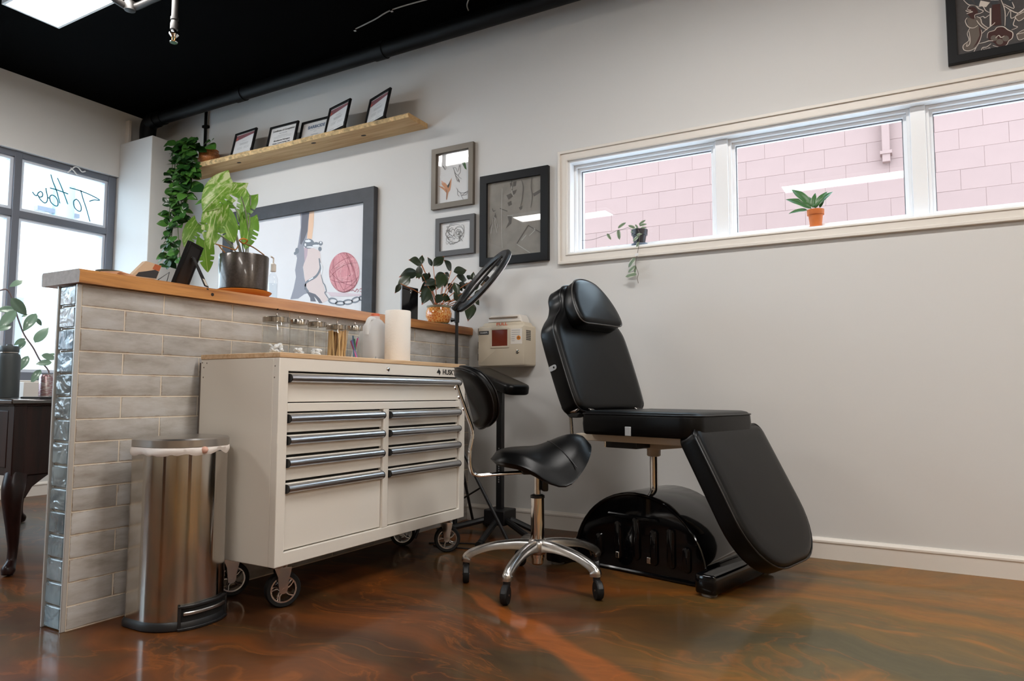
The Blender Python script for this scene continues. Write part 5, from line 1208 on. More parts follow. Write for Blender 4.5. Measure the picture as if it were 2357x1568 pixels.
# water jug
JUG = glass('milky polythene', (.95, .96, .97, 1), .25, 1.3, haze=((.90, .91, .92, 1), .78))
jx, jy = -2.17, onx(862, 800, -2.17).y; jt = onx(862, 728, -2.17).z
jg = thing('water_jug', 'milky plastic gallon jug with orange cap, part full', 'jug', (jx, jy, .9005))
b_ = B(); k = .058; HJ = jt-.9015; so_ = [(.052, 0), (.060, .035*HJ), (.062, .12*HJ), (.062, .58*HJ), (.057, .70*HJ), (.044, .82*HJ), (.029, .91*HJ), (.020, .94*HJ), (.019, HJ)]
rings = []
for r_, z_ in so_:
    ex = .55+.45*min(1, max(0, (z_-.09)/.06)); ring = []
    for j in range(28):
        a_ = 2*math.pi*j/28; c, s = math.cos(a_), math.sin(a_); ring.append(b_.verts.new((jx+r_*math.copysign(abs(c)**ex, c)*1.12, jy+r_*math.copysign(abs(s)**ex, s)*1.12, .901+z_)))
    rings.append(ring)
for a, b in zip(rings, rings[1:]):
    for j in range(28): b_.faces.new((a[j], a[(j+1) % 28], b[(j+1) % 28], b[j]))
b_.faces.new(rings[0][::-1]); obj('bottle_body', b_, JUG, jg, smooth=45)
hdl = curve([(jx+.01, jy-.018, .901+.93*HJ), (jx+.012, jy-.050, .901+.92*HJ), (jx+.014, jy-.070, .901+.78*HJ), (jx+.012, jy-.068, .901+.58*HJ)], 5); obj('handle', tb(hdl, .010, 10), JUG, jg, smooth=45)
obj('cap', lt([(.021, jt-.004), (.021, jt+.010), (.019, jt+.012), (0, jt+.012)], (jx, jy, 0), 18), mat('orange red cap', S(214, 110, 78), .4), jg, smooth=30)
obj('water', bx(jx-.060, jx+.060, jy-.060, jy+.060, .906, .935), glass('water film', (.80, .84, .86, 1), .0, 1.33, haze=((.7, .74, .76, 1), .35)), jg, bevel=.01)
# paper towel
tx_, tc2 = -2.03, onx(915, 800, -2.03); tz = onx(915, 716, -2.03).z
pt = thing('paper_towel_roll', 'white paper towel roll standing on the cabinet', 'paper towel', (tx_, tc2.y, .9005))
obj('roll', lt([(.020, .9012), (.057, .9012), (.058, .904), (.058, tz-.003), (.056, tz), (.021, tz)], (tx_, tc2.y, 0), 36, cap=False), mat('paper towel', S(236, 230, 222), .9, bump=(90, .5)), pt, smooth=40)
obj('core', lt([(.020, .9012), (.020, tz-.001)], (tx_, tc2.y, 0), 20, cap=False), mat('cardboard', S(170, 140, 104), .9), pt, smooth=40)

# ---- items on the plank
# grey pot with variegated monstera
mx0 = -2.452; my = onx(561, 620, mx0).y; zr = onx(561, 588, mx0).z-.004
pot = thing('potted_monstera', 'variegated monstera in a dark glazed pot on the plank', 'plant', (mx0, my, ZT+.022))
obj('pot', lt([(0, ZT+.024), (.092, ZT+.024), (.098, ZT+.030), (.101, zr-.004), (.099, zr), (.092, zr), (.090, zr-.03), (0, zr-.03)], (mx0, my, 0), 40), mat('bronze glaze', S(70, 62, 56), .3, .35, var=(120, .3), coat=.3), pot, smooth=35)
obj('soil', lt([(0, zr-.028), (.090, zr-.030)], (mx0, my, 0), 20, cap=False), mat('potting soil', S(40, 30, 24), .95), pot)
sau = obj('saucer', lt([(0, ZT+.001), (.085, ZT+.001), (.098, ZT+.004), (.112, ZT+.016), (.116, ZT+.022), (.112, ZT+.024), (.10, ZT+.014), (0, ZT+.012)], (mx0, my, 0), 40), mat('orange terracotta', S(218, 130, 44), .45), smooth=35, center=(mx0, my, ZT))
tag(sau, 'orange plant saucer under the dark monstera pot', 'saucer')
VM = bpy.data.materials.new('variegated leaf'); VM.use_nodes = True; t = NT(VM); p = t.n['Principled BSDF']
oi = t.a('ShaderNodeObjectInfo'); vv = t.a('ShaderNodeVectorMath', {0: t.coords(scale=(1.6, 5, 1.6)), 1: oi.outputs['Location']}, operation='ADD')
nz = t.noise(vv.outputs[0], 2.2, 6, .62, .8)
rr_ = t.a('ShaderNodeMath', {0: nz, 1: t.a('ShaderNodeMapRange', {0: oi.outputs['Random'], 3: -.16, 4: .07}).outputs[0]}, operation='ADD')
lfc = t.ramp(rr_.outputs[0], [(.46, S(84, 130, 34)), (.54, S(118, 156, 58)), (.66, S(210, 214, 174))])
gy_ = t.a('ShaderNodeSeparateXYZ', {0: t.a('ShaderNodeTexCoord').outputs['Generated']}); g1_ = t.a('ShaderNodeMath', {0: gy_.outputs[1], 1: .5}, operation='SUBTRACT'); g2_ = t.a('ShaderNodeMath', {0: g1_.outputs[0]}, operation='ABSOLUTE')
t.c(t.mix(t.ramp(g2_.outputs[0], [(.008, (1,)*3), (.018, (0,)*3)]), lfc, S(196, 206, 150)), p.inputs['Base Color']); p.inputs['Roughness'].default_value = .38
p.inputs['Subsurface Weight'].default_value = 0
tl_ = t.a('ShaderNodeBsdfTranslucent', {'Color': S(140, 180, 70)}); ms = t.a('ShaderNodeMixShader', {0: .25, 1: p.outputs[0], 2: tl_.outputs[0]}); t.l.new(ms.outputs[0], t.n['Material Output'].inputs[0])
def slits(side, cuts, dp):
    def g(u, sgn):
        if side and sgn != side: return 1
        m_ = 1
        for c in cuts:
            d_ = abs(u-c); 
            if d_ < .026: m_ = min(m_, dp+(1-dp)*(d_/.026)**3)
        return m_
    return g
ML = [leafmesh('monstera_leaf', 1, .58, VM, fold=.10, droop=.22, n=64, notch=slits(1, (.36, .50, .63), .42), sweep=.25, cord=.24), leafmesh('monstera_leaf', 1, .52, VM, fold=.16, droop=.30, n=64, notch=slits(0, (.45, .62), .5), sweep=.3, cord=.2), leafmesh('monstera_leaf', 1, .66, VM, fold=.08, droop=.15, n=64, notch=slits(-1, (.38, .52, .66), .4), sweep=.3, cord=.22)]
STEM = mat('grey green petiole', S(126, 128, 112), .5); ROOT = mat('brown air root', S(150, 104, 54), .7)
def mq(zx, zy, dx=0): return onx(390+zx/4.9, 370+zy/4.9, mx0+dx)
tocam = (CAM-Vector((mx0, my, 1.4))).normalized()
for (b0, t0, dx0, dx1, k, tiltv, stem) in (
    ((715, 240), (395, 520), -.02, .03, 0, (.2, 0, .5), [(795, 1000), (890, 850), (880, 700), (850, 540), (800, 380)]),
    ((545, 525), (440, 960), .02, .06, 1, (.2, -.3, .3), [(790, 1000), (740, 840), (680, 720), (600, 640)]),
    ((320, 700), (160, 960), -.10, -.10, 0, (.2, -.2, .5), [(780, 1000), (680, 920), (540, 830), (420, 760)]),
    ((395, 900), (430, 1265), -.11, -.10, 1, (.2, -.2, .2), [(780, 1000), (600, 860), (480, 850)]),
    ((560, 560), (740, 925), .0, .04, 2, (.3, 0, .3), [(790, 1000), (760, 860), (690, 700), (640, 620)]),
    ((905, 640), (885, 985), -.03, .02, 0, (.2, .5, .3), [(800, 1000), (880, 860), (900, 740)]),
    ((910, 390), (800, 660), -.05, -.01, 1, (.2, .2, .5), [(800, 1000), (890, 820), (905, 600), (915, 470)]),
    ((715, 500), (580, 480), -.06, -.05, 2, (.1, .1, .6), [(795, 1000), (800, 800), (780, 620)]),
    ((720, 720), (810, 780), -.05, -.03, 2, (.2, .2, .6), [(795, 1000), (770, 880)])):
    A = mq(*b0, dx0); Bq = mq(*t0, dx1); d = Bq-A
    leaf(ML[k], pot, A, d, tocam+Vector(tiltv), d.length*1.0)
    obj('petiole', tb(curve([Vector((mx0+random.uniform(-.02, .02), my+random.uniform(-.015, .015), zr-.03))]+[mq(*q, dx0*.6) for q in stem[1:]]+[A], 5), .0028, 6), STEM, pot, smooth=40)
for pts in ([(775, 960), (740, 1005), (640, 975), (520, 940)], [(850, 935), (950, 980), (1068, 1065)], [(555, 950), (590, 1000), (625, 1035)]): obj('air_root', tb(curve([mq(*q, .05) for q in pts], 5), .0028, 6), ROOT, pot, smooth=40)
obj('tie', tb(curve([mq(790, 900, .03), mq(830, 880, .035), mq(880, 900, .03), mq(840, 935, .0)], 5, closed=True), .003, 6, closed=True), mat('orange cord', S(210, 130, 40), .7), pot, smooth=40)

# photo frame seen from behind
fb = thing('photo_frame', 'small black photo frame seen from behind on its easel leg', 'photo frame', (-2.43, 1.69, ZT))
n0 = Vector((math.cos(R(33)), math.sin(R(33)), 0)); sd_ = Vector((-n0.y, n0.x, 0)); ln_ = R(19); uf = UZ*math.cos(ln_)+n0*math.sin(ln_); nf = n0*math.cos(ln_)-UZ*math.sin(ln_)
cf = Vector((-2.432, 1.690, ZT+.002)); mf = basis(cf+uf*.088, sd_, uf, nf)
b_ = B(); rectframe(b_, mf, .125, .176, .014, -.012, .004); obj('frame', b_, BLACKFRAME, fb, bevel=.002)
obj('back_board', bx(-.052, .052, -.078, .078, -.004, .0015, mx=mf), mat('black card', (.014, .014, .016, 1), .55), fb)
e0 = mf @ Vector((0, .035, .004)); e1_ = cf+n0*.098+UZ*.001+sd_*.0
b_ = B(); v_ = (e0-e1_); Lq = v_.length; v_.normalize(); layers(b_, [(-.020, 0), (.020, 0), (.014, Lq), (-.014, Lq)], [(0, 0), (0, .003)], basis(e1_, sd_, v_, sd_.cross(v_))); obj('easel_leg', b_, mat('black card', (.014, .014, .016, 1), .55), fb)
b_ = B(); layers(b_, [(-.012, .004), (.012, .004), (.012, .032), (-.012, .032)], [(0, -.0012), (0, -.0004)], basis(e1_, sd_, v_, sd_.cross(v_))); obj('price_tag', b_, mat('cream tag', S(214, 206, 194), .7), fb)
b_ = B(); layers(b_, [(-.012, .004), (.012, .004), (.012, .032), (-.012, .032)], [(0, .0034), (0, .0042)], basis(e1_, sd_, v_, sd_.cross(v_))); obj('price_tag', b_, MATS['cream tag'], fb)
obj('hinge', tb([e0-sd_*.016, e0+sd_*.016], .003, 8), CHROME, fb, smooth=40)
# cards in a wire holder, bowl, small leaflets
cdp = [onx(u, v, -2.43) for u, v in ((300, 636), (336, 601), (372, 612), (360, 643))]
cdh = thing('card_holder', 'wire holder of business cards with a dark floral print', 'card holder', (-2.44, 1.55, ZT))
for i in range(4):
    b_ = B(); off = Vector((-.006*i, 0, 0)); lift = max(0, ZT+.004-min(q.z for q in cdp)); face_ = [q+off+UZ*lift for q in cdp]
    a = [b_.verts.new(q) for q in face_]; c = [b_.verts.new(q+Vector((-.004, 0, 0))) for q in face_]
    for k in range(4): b_.faces.new((a[k], a[(k+1) % 4], c[(k+1) % 4], c[k]))
    b_.faces.new(a); b_.faces.new(c[::-1]); obj('card', b_, mat('tan card', S(206, 178, 148), .6), cdh)
dx_ = Vector((.0008, 0, 0)); lift = UZ*max(0, ZT+.004-min(q.z for q in cdp))
def inq(u, v): A_, B_, C_, D_ = (cdp[3], cdp[2], cdp[1], cdp[0]); return (A_*(1-u)*(1-v)+B_*(1-u)*v+C_*u*v+D_*u*(1-v))+dx_+lift
b_ = B(); face(b_, [inq(*q) for q in ((.02, .05), (.02, .55), (.25, .62), (.55, .45), (.85, .3), (.85, .05))]); obj('printed_shape', b_, INK, cdh)
b_ = B(); face(b_, [inq(*q) for q in ((.02, .6), (.02, .98), (.42, .98), (.40, .66), (.2, .6))]); obj('printed_shape', b_, mat('rust print', S(176, 92, 50), .6), cdh)
obj('wire', tb([cdp[3]+lift+Vector((.004, .004, -.002)), cdp[2]+lift*1+Vector((.004, .03, -.02)), Vector((-2.43, 1.63, ZT+.003)), Vector((-2.46, 1.60, ZT+.003))], .0018, 6), BLACKPLASTIC, cdh, smooth=40)
bw = tag(obj('bowl', lt([(0, .002), (.02, .002), (.036, .014), (.045, .032), (.043, .032), (.034, .016), (0, .006)], (-2.50, 1.455, ZT), 24), mat('slate glaze', S(92, 106, 104), .35), smooth=35, center=(-2.50, 1.455, ZT)), 'small slate grey bowl near the end of the plank', 'bowl')
lf = thing('leaflet_stack', 'low stack of peach leaflets lying on the plank end', 'leaflets', (-2.44, 1.44, ZT))
for i in range(4): obj('leaflet', bx(-.035, .035, -.05, .05, .0005+.004*i, .004+.004*i, mx=Matrix.Translation((-2.425, 1.445, ZT)) @ Matrix.Rotation(.2+.1*i, 4, 'Z')), mat('peach paper', S(224, 176, 140), .7), lf)
# clear pump bottle
sy_ = onx(628, 640, -2.49).y; ztop = onx(628, 592, -2.49).z
CLR = glass('clear bottle plastic', (.96, .97, .98, 1), .03, 1.45)
sb = thing('spray_bottle', 'clear pump bottle beside the monstera pot', 'bottle', (-2.49, sy_, ZT))
hb = ztop-ZT
obj('bottle', lt([(0, ZT+.001), (.021, ZT+.001), (.022, ZT+.005), (.022, ZT+hb*.52), (.016, ZT+hb*.60), (.010, ZT+hb*.64), (.010, ZT+hb*.70)], (-2.49, sy_, 0), 18, cap=False), CLR, sb, smooth=35)
obj('liquid', lt([(0, ZT+.003), (.0195, ZT+.003), (.0195, ZT+hb*.42), (0, ZT+hb*.42)], (-2.49, sy_, 0), 16), glass('clear liquid', (.93, .95, .96, 1), 0, 1.33), sb, smooth=35)
obj('pump_collar', lt([(.011, ZT+hb*.68), (.013, ZT+hb*.69), (.013, ZT+hb*.84), (.008, ZT+hb*.86)], (-2.49, sy_, 0), 16), LIDM, sb, smooth=35)
obj('pump_stem', tb([(-2.49, sy_, ZT+hb*.85), (-2.49, sy_, ZT+hb*.98), (-2.485, sy_-.02, ZT+hb)], .004, 8), LIDM, sb, smooth=40)
# black upright tablet
tb0, tb1 = onx(924, 700, -2.40).y, onx(961, 700, -2.40).y; tt = onx(940, 660, -2.40).z
tbx = thing('tablet', 'black slab with silver edge standing upright on the plank', 'tablet', (-2.40, (tb0+tb1)/2, ZT))
obj('slab', bx(-2.404, -2.396, tb0, tb1, ZT+.001, tt), mat('black glass back', (.004, .004, .005, 1), .12), tbx, bevel=.002)
obj('silver_edge', bx(-2.4045, -2.3955, tb0-.0045, tb0, ZT+.001, tt), mat('dull silver', S(150, 152, 156), .4, .3), tbx, bevel=.001)
b_ = B(); q0 = Vector((-2.3955, (tb0+tb1)/2+.004, tt-.022)); ribbon(b_, [q0+Vector((0, .006*math.cos(R(k)), .006*math.sin(R(k)))) for k in range(200, -61, -20)], .0024, (1, 0, 0))
ribbon(b_, [q0+Vector((0, -.002+.003*math.cos(R(k)), -.010+.003*math.sin(R(k)))) for k in range(0, 361, 40)], .003, (1, 0, 0)); obj('printed_mark', b_, PAPER, tbx)
st_ = B(); layers(st_, [(0, 0), (.05, 0), (0, .10)], [(0, -.02), (0, .02)], basis((-2.404, (tb0+tb1)/2, ZT+.001), (-1, 0, 0), (0, 0, 1), (0, 1, 0))); obj('stand', st_, BLACKPLASTIC, tbx)

# mosaic pots
MOS = bpy.data.materials.new('orange mosaic glaze'); MOS.use_nodes = True; t = NT(MOS); p = t.n['Principled BSDF']
vo = t.a('ShaderNodeTexVoronoi', {'Vector': t.coords(), 'Scale': 62}, feature='DISTANCE_TO_EDGE'); vc = t.a('ShaderNodeTexVoronoi', {'Vector': t.coords(), 'Scale': 62})
t.c(t.mix(t.ramp(vo.outputs[0], [(.05, (1,)*3), (.13, (0,)*3)]), t.mix(vc.outputs['Color'], S(196, 98, 40), S(220, 132, 62)), S(232, 178, 104)), p.inputs['Base Color']); p.inputs['Roughness'].default_value = .15; p.inputs['Coat Weight'].default_value = .6
BRN = bpy.data.materials.new('copper woven'); BRN.use_nodes = True; t = NT(BRN); p = t.n['Principled BSDF']; t.c(t.ramp(t.noise(t.coords(), 90, 4, .7, 2), [(.35, S(120, 66, 30)), (.6, S(214, 140, 80))]), p.inputs['Base Color']); p.inputs['Roughness'].default_value = .4
# peperomia
gx = -2.44; gc = onx(1010, 718, gx); gy = min(gc.y, 3.50)
DARKLEAF = bpy.data.materials.new('dark waxy leaf'); DARKLEAF.use_nodes = True; t = NT(DARKLEAF); p = t.n['Principled BSDF']
oi = t.a('ShaderNodeObjectInfo'); tc3 = t.a('ShaderNodeTexCoord'); s3 = t.a('ShaderNodeSeparateXYZ', {0: tc3.outputs['Generated']})
c0 = t.mix(oi.outputs['Random'], S(24, 36, 24), S(48, 62, 36)); rimx = t.a('ShaderNodeMapRange', {0: s3.outputs[0], 1: .86, 2: 1.0})
t.c(t.mix(rimx.outputs[0], c0, S(176, 90, 60)), p.inputs['Base Color']); p.inputs['Roughness'].default_value = .3
GL_ = leafmesh('waxy_leaf', 1, .50, DARKLEAF, fold=.14, droop=.25, n=12, pw=1.05)
pe = thing('potted_peperomia', 'dark-leaved bushy plant in an orange mosaic pot, below the pictures', 'plant', (gx, gy, ZT))
zt2 = ZT+.115
obj('pot', lt([(0, ZT+.010), (.052, ZT+.010), (.064, ZT+.020), (.077, ZT+.05), (.078, ZT+.075), (.070, ZT+.098), (.068, zt2-.008), (.072, zt2-.004), (.072, zt2), (.066, zt2), (.064, zt2-.02), (0, zt2-.02)], (gx, gy, 0), 36), [MOS], pe, smooth=40)
obj('pot_rim', lt([(.069, zt2-.012), (.0735, zt2-.006), (.0735, zt2+.001), (.067, zt2+.001)], (gx, gy, 0), 36, cap=False), mat('sage glaze', S(150, 150, 132), .3), pe, smooth=40)
tag(obj('saucer', lt([(0, ZT+.0005), (.062, ZT+.0005), (.070, ZT+.006), (.068, ZT+.009), (0, ZT+.009)], (gx, gy, 0), 28), mat('green glaze', S(84, 110, 96), .3), smooth=35, center=(gx, gy, ZT)), 'green saucer under the orange mosaic pot', 'saucer')
random.seed(21); ORG = mat('orange stem', S(196, 118, 62), .5); s75 = 2315/310
def gq(zx, zy, dx): return onx(890+zx/s75, 550+zy/s75, gx+dx)
targets = [((600, 430), (460, 360)), ((560, 460), (560, 640)), ((590, 440), (610, 300)), ((520, 560), (300, 620)), ((600, 600), (530, 640)), ((780, 470), (740, 370)), ((800, 470), (960, 315)), ((400, 640), (230, 800)), ((240, 770), (170, 900)), ((690, 590), (640, 690)), ((830, 700), (700, 770)), ((840, 740), (650, 850)), ((990, 590), (860, 660)), ((980, 600), (900, 790)), ((1000, 600), (1000, 780)), ((1080, 640), (1030, 590)), ((1110, 540), (1040, 400)), ((1150, 570), (1350, 525)), ((1200, 640), (1370, 680)), ((1400, 700), (1440, 620)), ((1470, 720), (1495, 590)), ((1050, 770), (1140, 910)), ((1160, 750), (1230, 930)), ((1240, 760), (1380, 830)), ((720, 840), (650, 1050)), ((760, 900), (620, 960)), ((720, 980), (840, 1090)), ((940, 960), (880, 1060)), ((920, 960), (1090, 1050)), ((960, 960), (1010, 1060)), ((1160, 1050), (1360, 960)), ((1300, 900), (1240, 800)), ((1370, 900), (1450, 770)), ((1500, 960), (1620, 800)), ((1560, 1000), (1690, 1000)), ((1540, 1020), (1650, 1070)), ((1510, 1020), (1590, 1120)), ((1440, 1120), (1420, 1330)), ((1480, 1110), (1500, 1270)), ((1500, 880), (1560, 800)), ((700, 700), (720, 640)), ((790, 800), (860, 760))]
for i, (b0, t0) in enumerate(targets):
    fx_ = (b0[0]-900)/700; dx = max(-.09, min(.20, .04+.13*max(0, fx_)+random.uniform(-.05, .06)))
    A, Bq = gq(*b0, dx), gq(*t0, dx+random.uniform(-.02, .03))
    for q in (A, Bq): q.y = min(q.y, 3.585)
    d = Bq-A
    if d.length < .02: d = Vector((.02, 0, .02))
    leaf(GL_, pe, A, d, tocam+Vector((random.uniform(-.3, .3), random.uniform(-.3, .3), .5)), max(.06, d.length*1.3), 'leaf')
    if i % 2 == 0:
        root = Vector((gx+random.uniform(-.03, .03), gy+random.uniform(-.03, .03), zt2-.02)); md = root.lerp(A, .5)+Vector((0, 0, .015)); obj('stem', tb(curve([root, md, A], 5), .0022, 6), ORG, pe, smooth=40)
# pothos
bkx, bky = -4.775, 3.515
PO = bpy.data.materials.new('pothos leaf'); PO.use_nodes = True; t = NT(PO); p = t.n['Principled BSDF']; oi = t.a('ShaderNodeObjectInfo')
t.c(t.ramp(oi.outputs['Random'], [(0, S(20, 46, 20)), (.5, S(36, 74, 28)), (1, S(72, 116, 46))]), p.inputs['Base Color']); p.inputs['Roughness'].default_value = .28
PL = [leafmesh('pothos_leaf', 1, .74, PO, fold=.12, droop=.3, n=9), leafmesh('pothos_leaf', 1, .62, PO, fold=.2, droop=.45, n=9)]
ph_ = thing('trailing_pothos', 'long trailing green pothos in a woven copper pot on the shelf end', 'plant', (bkx, bky, 2.519))
obj('pot', lt([(0, 2.533), (.06, 2.533), (.082, 2.555), (.092, 2.59), (.088, 2.63), (.076, 2.655), (.080, 2.662), (.072, 2.662), (.07, 2.64), (0, 2.64)], (bkx, bky, 0), 32), BRN, ph_, smooth=40)
obj('base_dish', lt([(0, 2.5195), (.062, 2.5195), (.07, 2.527), (.064, 2.536), (0, 2.536)], (bkx, bky, 0), 28), mat('teal glaze', S(52, 92, 90), .3), ph_, smooth=40)
random.seed(33)
def pq(u, v, y): k = at(u, v, 1, y); return k
for sidx in range(9):
    u0 = 396+sidx*5.6; yk = 3.34+.02*(sidx % 3)
    top = Vector((bkx+random.uniform(-.05, .03), bky+random.uniform(-.06, 0), 2.66)); u1 = u0+random.uniform(-8, 8); vend = (600, 612, 560, 596, 520, 470, 500, 430, 380)[sidx]
    if sidx < 3: u1 -= 8*(1 if sidx else 1.6)
    path = curve([top, pq(u0+4, 338, yk)+Vector((0, .02, .0)), pq(u0, 400, yk), pq((u0+u1)/2+random.uniform(-5, 5), (400+vend)/2, yk), pq(u1, vend, yk)], 8)
    obj('vine', tb(path, .003, 5), mat('vine stem', S(84, 100, 56), .6), ph_, smooth=40)
    for j in range(3, len(path)):
        for r_ in range(1 if j < 8 else 1):
            a_ = random.uniform(-2.6, .9); d = Vector((math.cos(a_)*.8, math.sin(a_)*.55-.1, random.uniform(-.75, .15))); q = path[j]+Vector((random.uniform(-.015, .015), random.uniform(-.03, .005), random.uniform(-.02, .02)))
            leaf(random.choice(PL), ph_, q, d, Vector((.35, -.7, .55))+Vector((random.uniform(-.4, .4), random.uniform(-.3, .3), random.uniform(-.3, .3))), random.uniform(.062, .105))
for (b0, t0) in (((450, 330), (425, 318)), ((470, 332), (480, 322)), ((478, 334), (492, 338)), ((440, 326), (452, 318)), ((484, 328), (488, 320)), ((432, 322), (418, 320)), ((428, 328), (440, 316)), ((402, 335), (385, 322)), ((392, 330), (378, 334)), ((445, 430), (463, 435)), ((452, 468), (463, 462)), ((388, 470), (380, 460)), ((392, 560), (378, 568)), ((388, 600), (374, 606)), ((390, 596), (382, 618)), ((395, 545), (384, 556)), ((400, 520), (386, 524))):
    A, Bq = pq(*b0, 3.42 if b0[0] > 445 and b0[1] < 400 else 3.33), pq(*t0, 3.40 if b0[0] > 445 and b0[1] < 400 else 3.31); leaf(PL[0], ph_, A, Bq-A, (.3, -.7, .5), max(.07, (Bq-A).length*1.1))

# ---- window sill plants
ZS = OZ0+.0125
def sill(u, v): return at(u, v, 1, 3.668)
HG = bpy.data.materials.new('hoya leaf'); HG.use_nodes = True; t = NT(HG); p = t.n['Principled BSDF']; tc3 = t.a('ShaderNodeTexCoord'); s3 = t.a('ShaderNodeSeparateXYZ', {0: tc3.outputs['Generated']})
q1 = t.a('ShaderNodeMath', {0: s3.outputs[1], 1: .5}, operation='SUBTRACT'); q2 = t.a('ShaderNodeMath', {0: q1.outputs[0]}, operation='ABSOLUTE')
t.c(t.ramp(q2.outputs[0], [(.26, S(112, 130, 104)), (.36, S(200, 206, 188))]), p.inputs['Base Color']); p.inputs['Roughness'].default_value = .4
HL = leafmesh('hoya_leaf', 1, .42, HG, fold=.15, droop=.25, n=10)
hy_ = thing('potted_hoya', 'small trailing hoya in a black pot at the left of the window sill', 'plant', (-1.278, 3.668, ZS))
hc = sill(1472, 560); hc.z = ZS
obj('pot', lt([(0, .012), (.030, .012), (.038, .062), (.044, .064), (.046, .094), (.042, .094), (.036, .07), (0, .07)], tuple(hc), 28), mat('black nursery pot', (.03, .03, .036, 1), .25), hy_, smooth=35)
obj('pot_saucer', lt([(0, .0005), (.034, .0005), (.044, .010), (.044, .016), (.040, .016), (0, .010)], tuple(hc), 28), mat('slate saucer', S(96, 108, 124), .35), hy_, smooth=35)
VN = mat('hoya vine', S(96, 84, 76), .6); zh = 6.535
def hq_(zx, zy, dy=0): return at(1330+zx/zh, 420+zy/zh, 1, 3.65+dy)
obj('vine', tb(curve([hq_(820, 720), hq_(755, 682), hq_(680, 705), hq_(600, 720), hq_(480, 775), hq_(370, 812), hq_(210, 862), hq_(60, 872)], 5), .0012, 5), VN, hy_, smooth=40)
obj('vine', tb(curve([hq_(900, 690, -.02), hq_(930, 800, -.05), hq_(915, 960, -.06), hq_(885, 1130, -.075), hq_(870, 1250, -.08), hq_(910, 1370, -.085), hq_(895, 1440, -.085), hq_(910, 1515, -.085)], 5), .0014, 5), VN, hy_, smooth=40)
for b0, t0, dy in (((440, 770), (495, 855), 0), ((610, 710), (620, 855), 0), ((605, 690), (712, 597), 0), ((860, 690), (758, 640), 0), ((905, 690), (785, 745), -.02), ((905, 690), (862, 630), .01), ((920, 640), (1010, 560), 0), ((925, 655), (1030, 618), 0), ((945, 690), (1030, 670), 0), ((880, 790), (965, 770), -.05), ((920, 810), (820, 880), -.05), ((920, 890), (875, 985), -.055), ((865, 1135), (750, 1270), -.075), ((870, 1255), (750, 1345), -.08), ((875, 1260), (850, 1365), -.08), ((885, 1380), (710, 1405), -.085), ((960, 690), (1000, 720), -.01)):
    A, Bq = hq_(*b0, dy), hq_(*t0, dy); d = Bq-A; leaf(HL, hy_, A, d, Vector((0, -1, .35)), d.length*1.06)
b_ = B(); tg = hq_(890, 1090, -.075); layers(b_, rrect(-.011, .009, -.006, .010, .004, 4), [(0, 0), (0, .001)], basis(tg, (.9, 0, .35), (-.35, 0, .9), (0, -1, 0))); obj('plant_tag', b_, PAPER, hy_)
TG = HG.copy(); TG.name = 'striped leaf'
for n_ in TG.node_tree.nodes:
    if n_.type == 'VALTORGB': n_.color_ramp.elements[0].color = S(58, 104, 50); n_.color_ramp.elements[1].color = S(206, 222, 200); n_.color_ramp.elements[0].position = .40; n_.color_ramp.elements[1].position = .48
TL2 = leafmesh('strap_leaf', 1, .30, TG, fold=.25, droop=.5, n=12)
tp = sill(1878, 518); tp.z = ZS
te = thing('potted_sansevieria', 'small striped plant in a terracotta pot on the window sill', 'plant', tuple(tp))
obj('pot', lt([(0, .004), (.026, .004), (.033, .066), (.039, .067), (.040, .092), (.036, .092), (.031, .07), (0, .07)], tuple(tp), 28), mat('terracotta', S(196, 106, 44), .65, var=(20, .08)), te, smooth=35)
obj('pot_saucer', lt([(0, .0005), (.030, .0005), (.032, .010), (.030, .012), (0, .012)], tuple(tp), 28), MATS['terracotta'], te, smooth=35)
zt3 = 11.2
def tq(zx, zy, dy=0): return at(1780+zx/zt3, 400+zy/zt3, 1, 3.66+dy)
for b0, t0, dy, kw in (((980, 900), (320, 640), -.02, 1), ((880, 940), (420, 1020), -.03, 1), ((960, 820), (450, 370), .0, .6), ((1020, 880), (1065, 470), .0, 1.2), ((1050, 880), (1370, 430), .0, 1), ((1080, 890), (1330, 545), -.02, 1.3), ((1200, 880), (1310, 620), .02, 1), ((1060, 880), (1530, 415), .03, .7), ((990, 860), (1090, 790), -.03, 1.3), ((1000, 860), (900, 560), .02, .8)):
    A, Bq = tq(*b0, dy*.3), tq(*t0, dy); d = Bq-A; lf_ = leaf(TL2, te, A, d+UZ*d.length*.22, Vector((0, -.8, .6)), d.length*1.08)

# ---- desk objects
def dsk(u, v, y): k = at(u, v, 1, y); return k
bc_ = dsk(19, 850, 1.74); zt4 = dsk(19, 800, 1.74).z
btl = thing('water_bottle', 'dark grey steel water bottle on the desk', 'bottle', (bc_.x, bc_.y, .7265))
GB = mat('dark powder coat', S(62, 68, 70), .45, .1); zc_ = zt4-.028
obj('body', lt([(0, .7268), (.046, .7268), (.049, .73), (.049, zc_-.022), (.044, zc_-.006), (.036, zc_)], (bc_.x, bc_.y, 0), 32), GB, btl, smooth=35)
obj('neck_ring', lt([(.037, zc_-.001), (.039, zc_+.001), (.039, zc_+.004), (.036, zc_+.005)], (bc_.x, bc_.y, 0), 28), STEEL, btl, smooth=35)
obj('cap', lt([(.040, zc_+.004), (.041, zc_+.008), (.041, zc_+.028), (.037, zc_+.034), (.014, zc_+.036), (.012, zc_+.042), (0, zc_+.043)], (bc_.x, bc_.y, 0), 28), GB, btl, smooth=35)
cc_ = dsk(107, 880, 1.90)
cn = thing('drink_can', 'silver and red drink can on the desk', 'can', (cc_.x, cc_.y, .7265)); zct = dsk(107, 862, 1.90).z
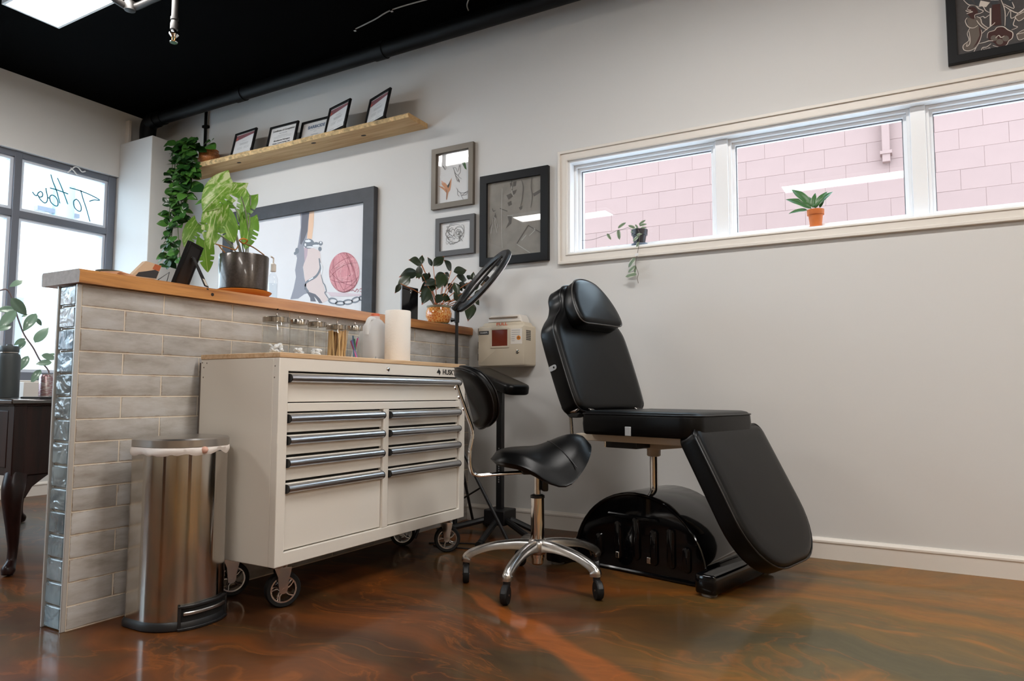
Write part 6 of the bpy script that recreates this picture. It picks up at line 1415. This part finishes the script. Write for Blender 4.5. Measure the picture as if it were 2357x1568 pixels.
CANM = bpy.data.materials.new('printed can'); CANM.use_nodes = True; t = NT(CANM); p = t.n['Principled BSDF']; t.c(t.ramp(t.noise(t.coords(scale=(30, 30, 120)), 1.2, 3), [(.4, S(196, 190, 190)), (.56, S(150, 100, 104)), (.66, S(200, 196, 200))]), p.inputs['Base Color']); p.inputs['Metallic'].default_value = .7; p.inputs['Roughness'].default_value = .3
obj('body', lt([(0, .7268), (.024, .7268), (.032, .734), (.032, zct-.012), (.027, zct-.002), (.0255, zct)], (cc_.x, cc_.y, 0), 28, cap=False), CANM, cn, smooth=35)
obj('top', lt([(.0265, zct-.001), (.0265, zct+.001), (.023, zct-.003), (0, zct-.003)], (cc_.x, cc_.y, 0), 28), STEEL, cn, smooth=35)
ph0 = dsk(95, 909, 1.72)
pn = thing('phone', 'black phone lying on the desk corner', 'phone', (ph0.x, ph0.y, .7265)); mph = Matrix.Translation((ph0.x, ph0.y, .7265)) @ Matrix.Rotation(R(35), 4, 'Z')
obj('body', bx(-.07, .07, -.036, .036, .0005, .0095, mx=mph), BLACKPLASTIC, pn, bevel=.003); obj('camera_bump', bx(.03, .06, .005, .03, .0095, .0115, mx=mph), INK, pn, bevel=.001)
ry = -4.33
pl0, pl1 = onx(40, 895, ry).y, onx(94, 895, ry).y; plz = onx(60, 880, ry).z
rp = thing('rubber_plant', 'leggy rubber plant in a white planter on the far side of the desk', 'plant', (ry, (pl0+pl1)/2, .7265))
b_ = B(); rectframe(b_, basis((ry, (pl0+pl1)/2, .727), (1, 0, 0), (0, 1, 0), (0, 0, 1)), .13, pl1-pl0, .008, 0, plz-.727); box(b_, ry-.06, ry+.06, pl0+.004, pl1-.004, .7268, .735); obj('planter', b_, mat('white planter', S(226, 220, 214), .5), rp, bevel=.002)
obj('soil', bx(ry-.058, ry+.058, pl0+.008, pl1-.008, .735, plz-.015), MATS['potting soil'], rp)
RBL = mat('rubber leaf', S(112, 140, 120), .3, coat=.3); RL = leafmesh('rubber_leaf', 1, .46, RBL, fold=.12, droop=.2, n=10)
zl5 = 4.613
def rq(zx, zy, dx=0): return onx(zx/zl5, 620+zy/zl5, ry+dx)
obj('stem', tb(curve([Vector((ry, (pl0+pl1)/2+.02, plz-.02)), rq(520, 1110), rq(420, 960), rq(350, 830), rq(260, 700), rq(200, 550), rq(165, 440), rq(120, 290), rq(70, 215), rq(0, 225)], 5), .0045, 8), mat('brown stem', S(120, 104, 106), .6), rp, smooth=40)
for b0, t0, dx in (((120, 305), (285, 490), .02), ((160, 420), (-30, 430), -.03), ((165, 440), (-10, 615), .03), ((385, 470), (245, 645), .04), ((390, 520), (440, 600), -.03), ((300, 480), (232, 500), -.02), ((370, 780), (508, 608), .02), ((268, 735), (150, 800), .02), ((270, 760), (190, 850), -.02), ((300, 920), (200, 1070), .02), ((440, 915), (610, 945), .02), ((600, 900), (480, 940), -.02), ((550, 985), (390, 1000), .03), ((430, 1065), (330, 1200), .02), ((245, 120), (105, 175), .0), ((120, 600), (-30, 640), .04)):
    A, Bq = rq(*b0, dx), rq(*t0, dx); d = Bq-A; leaf(RL, rp, A, d, tocam+Vector((0, 0, .5)), d.length*1.05)
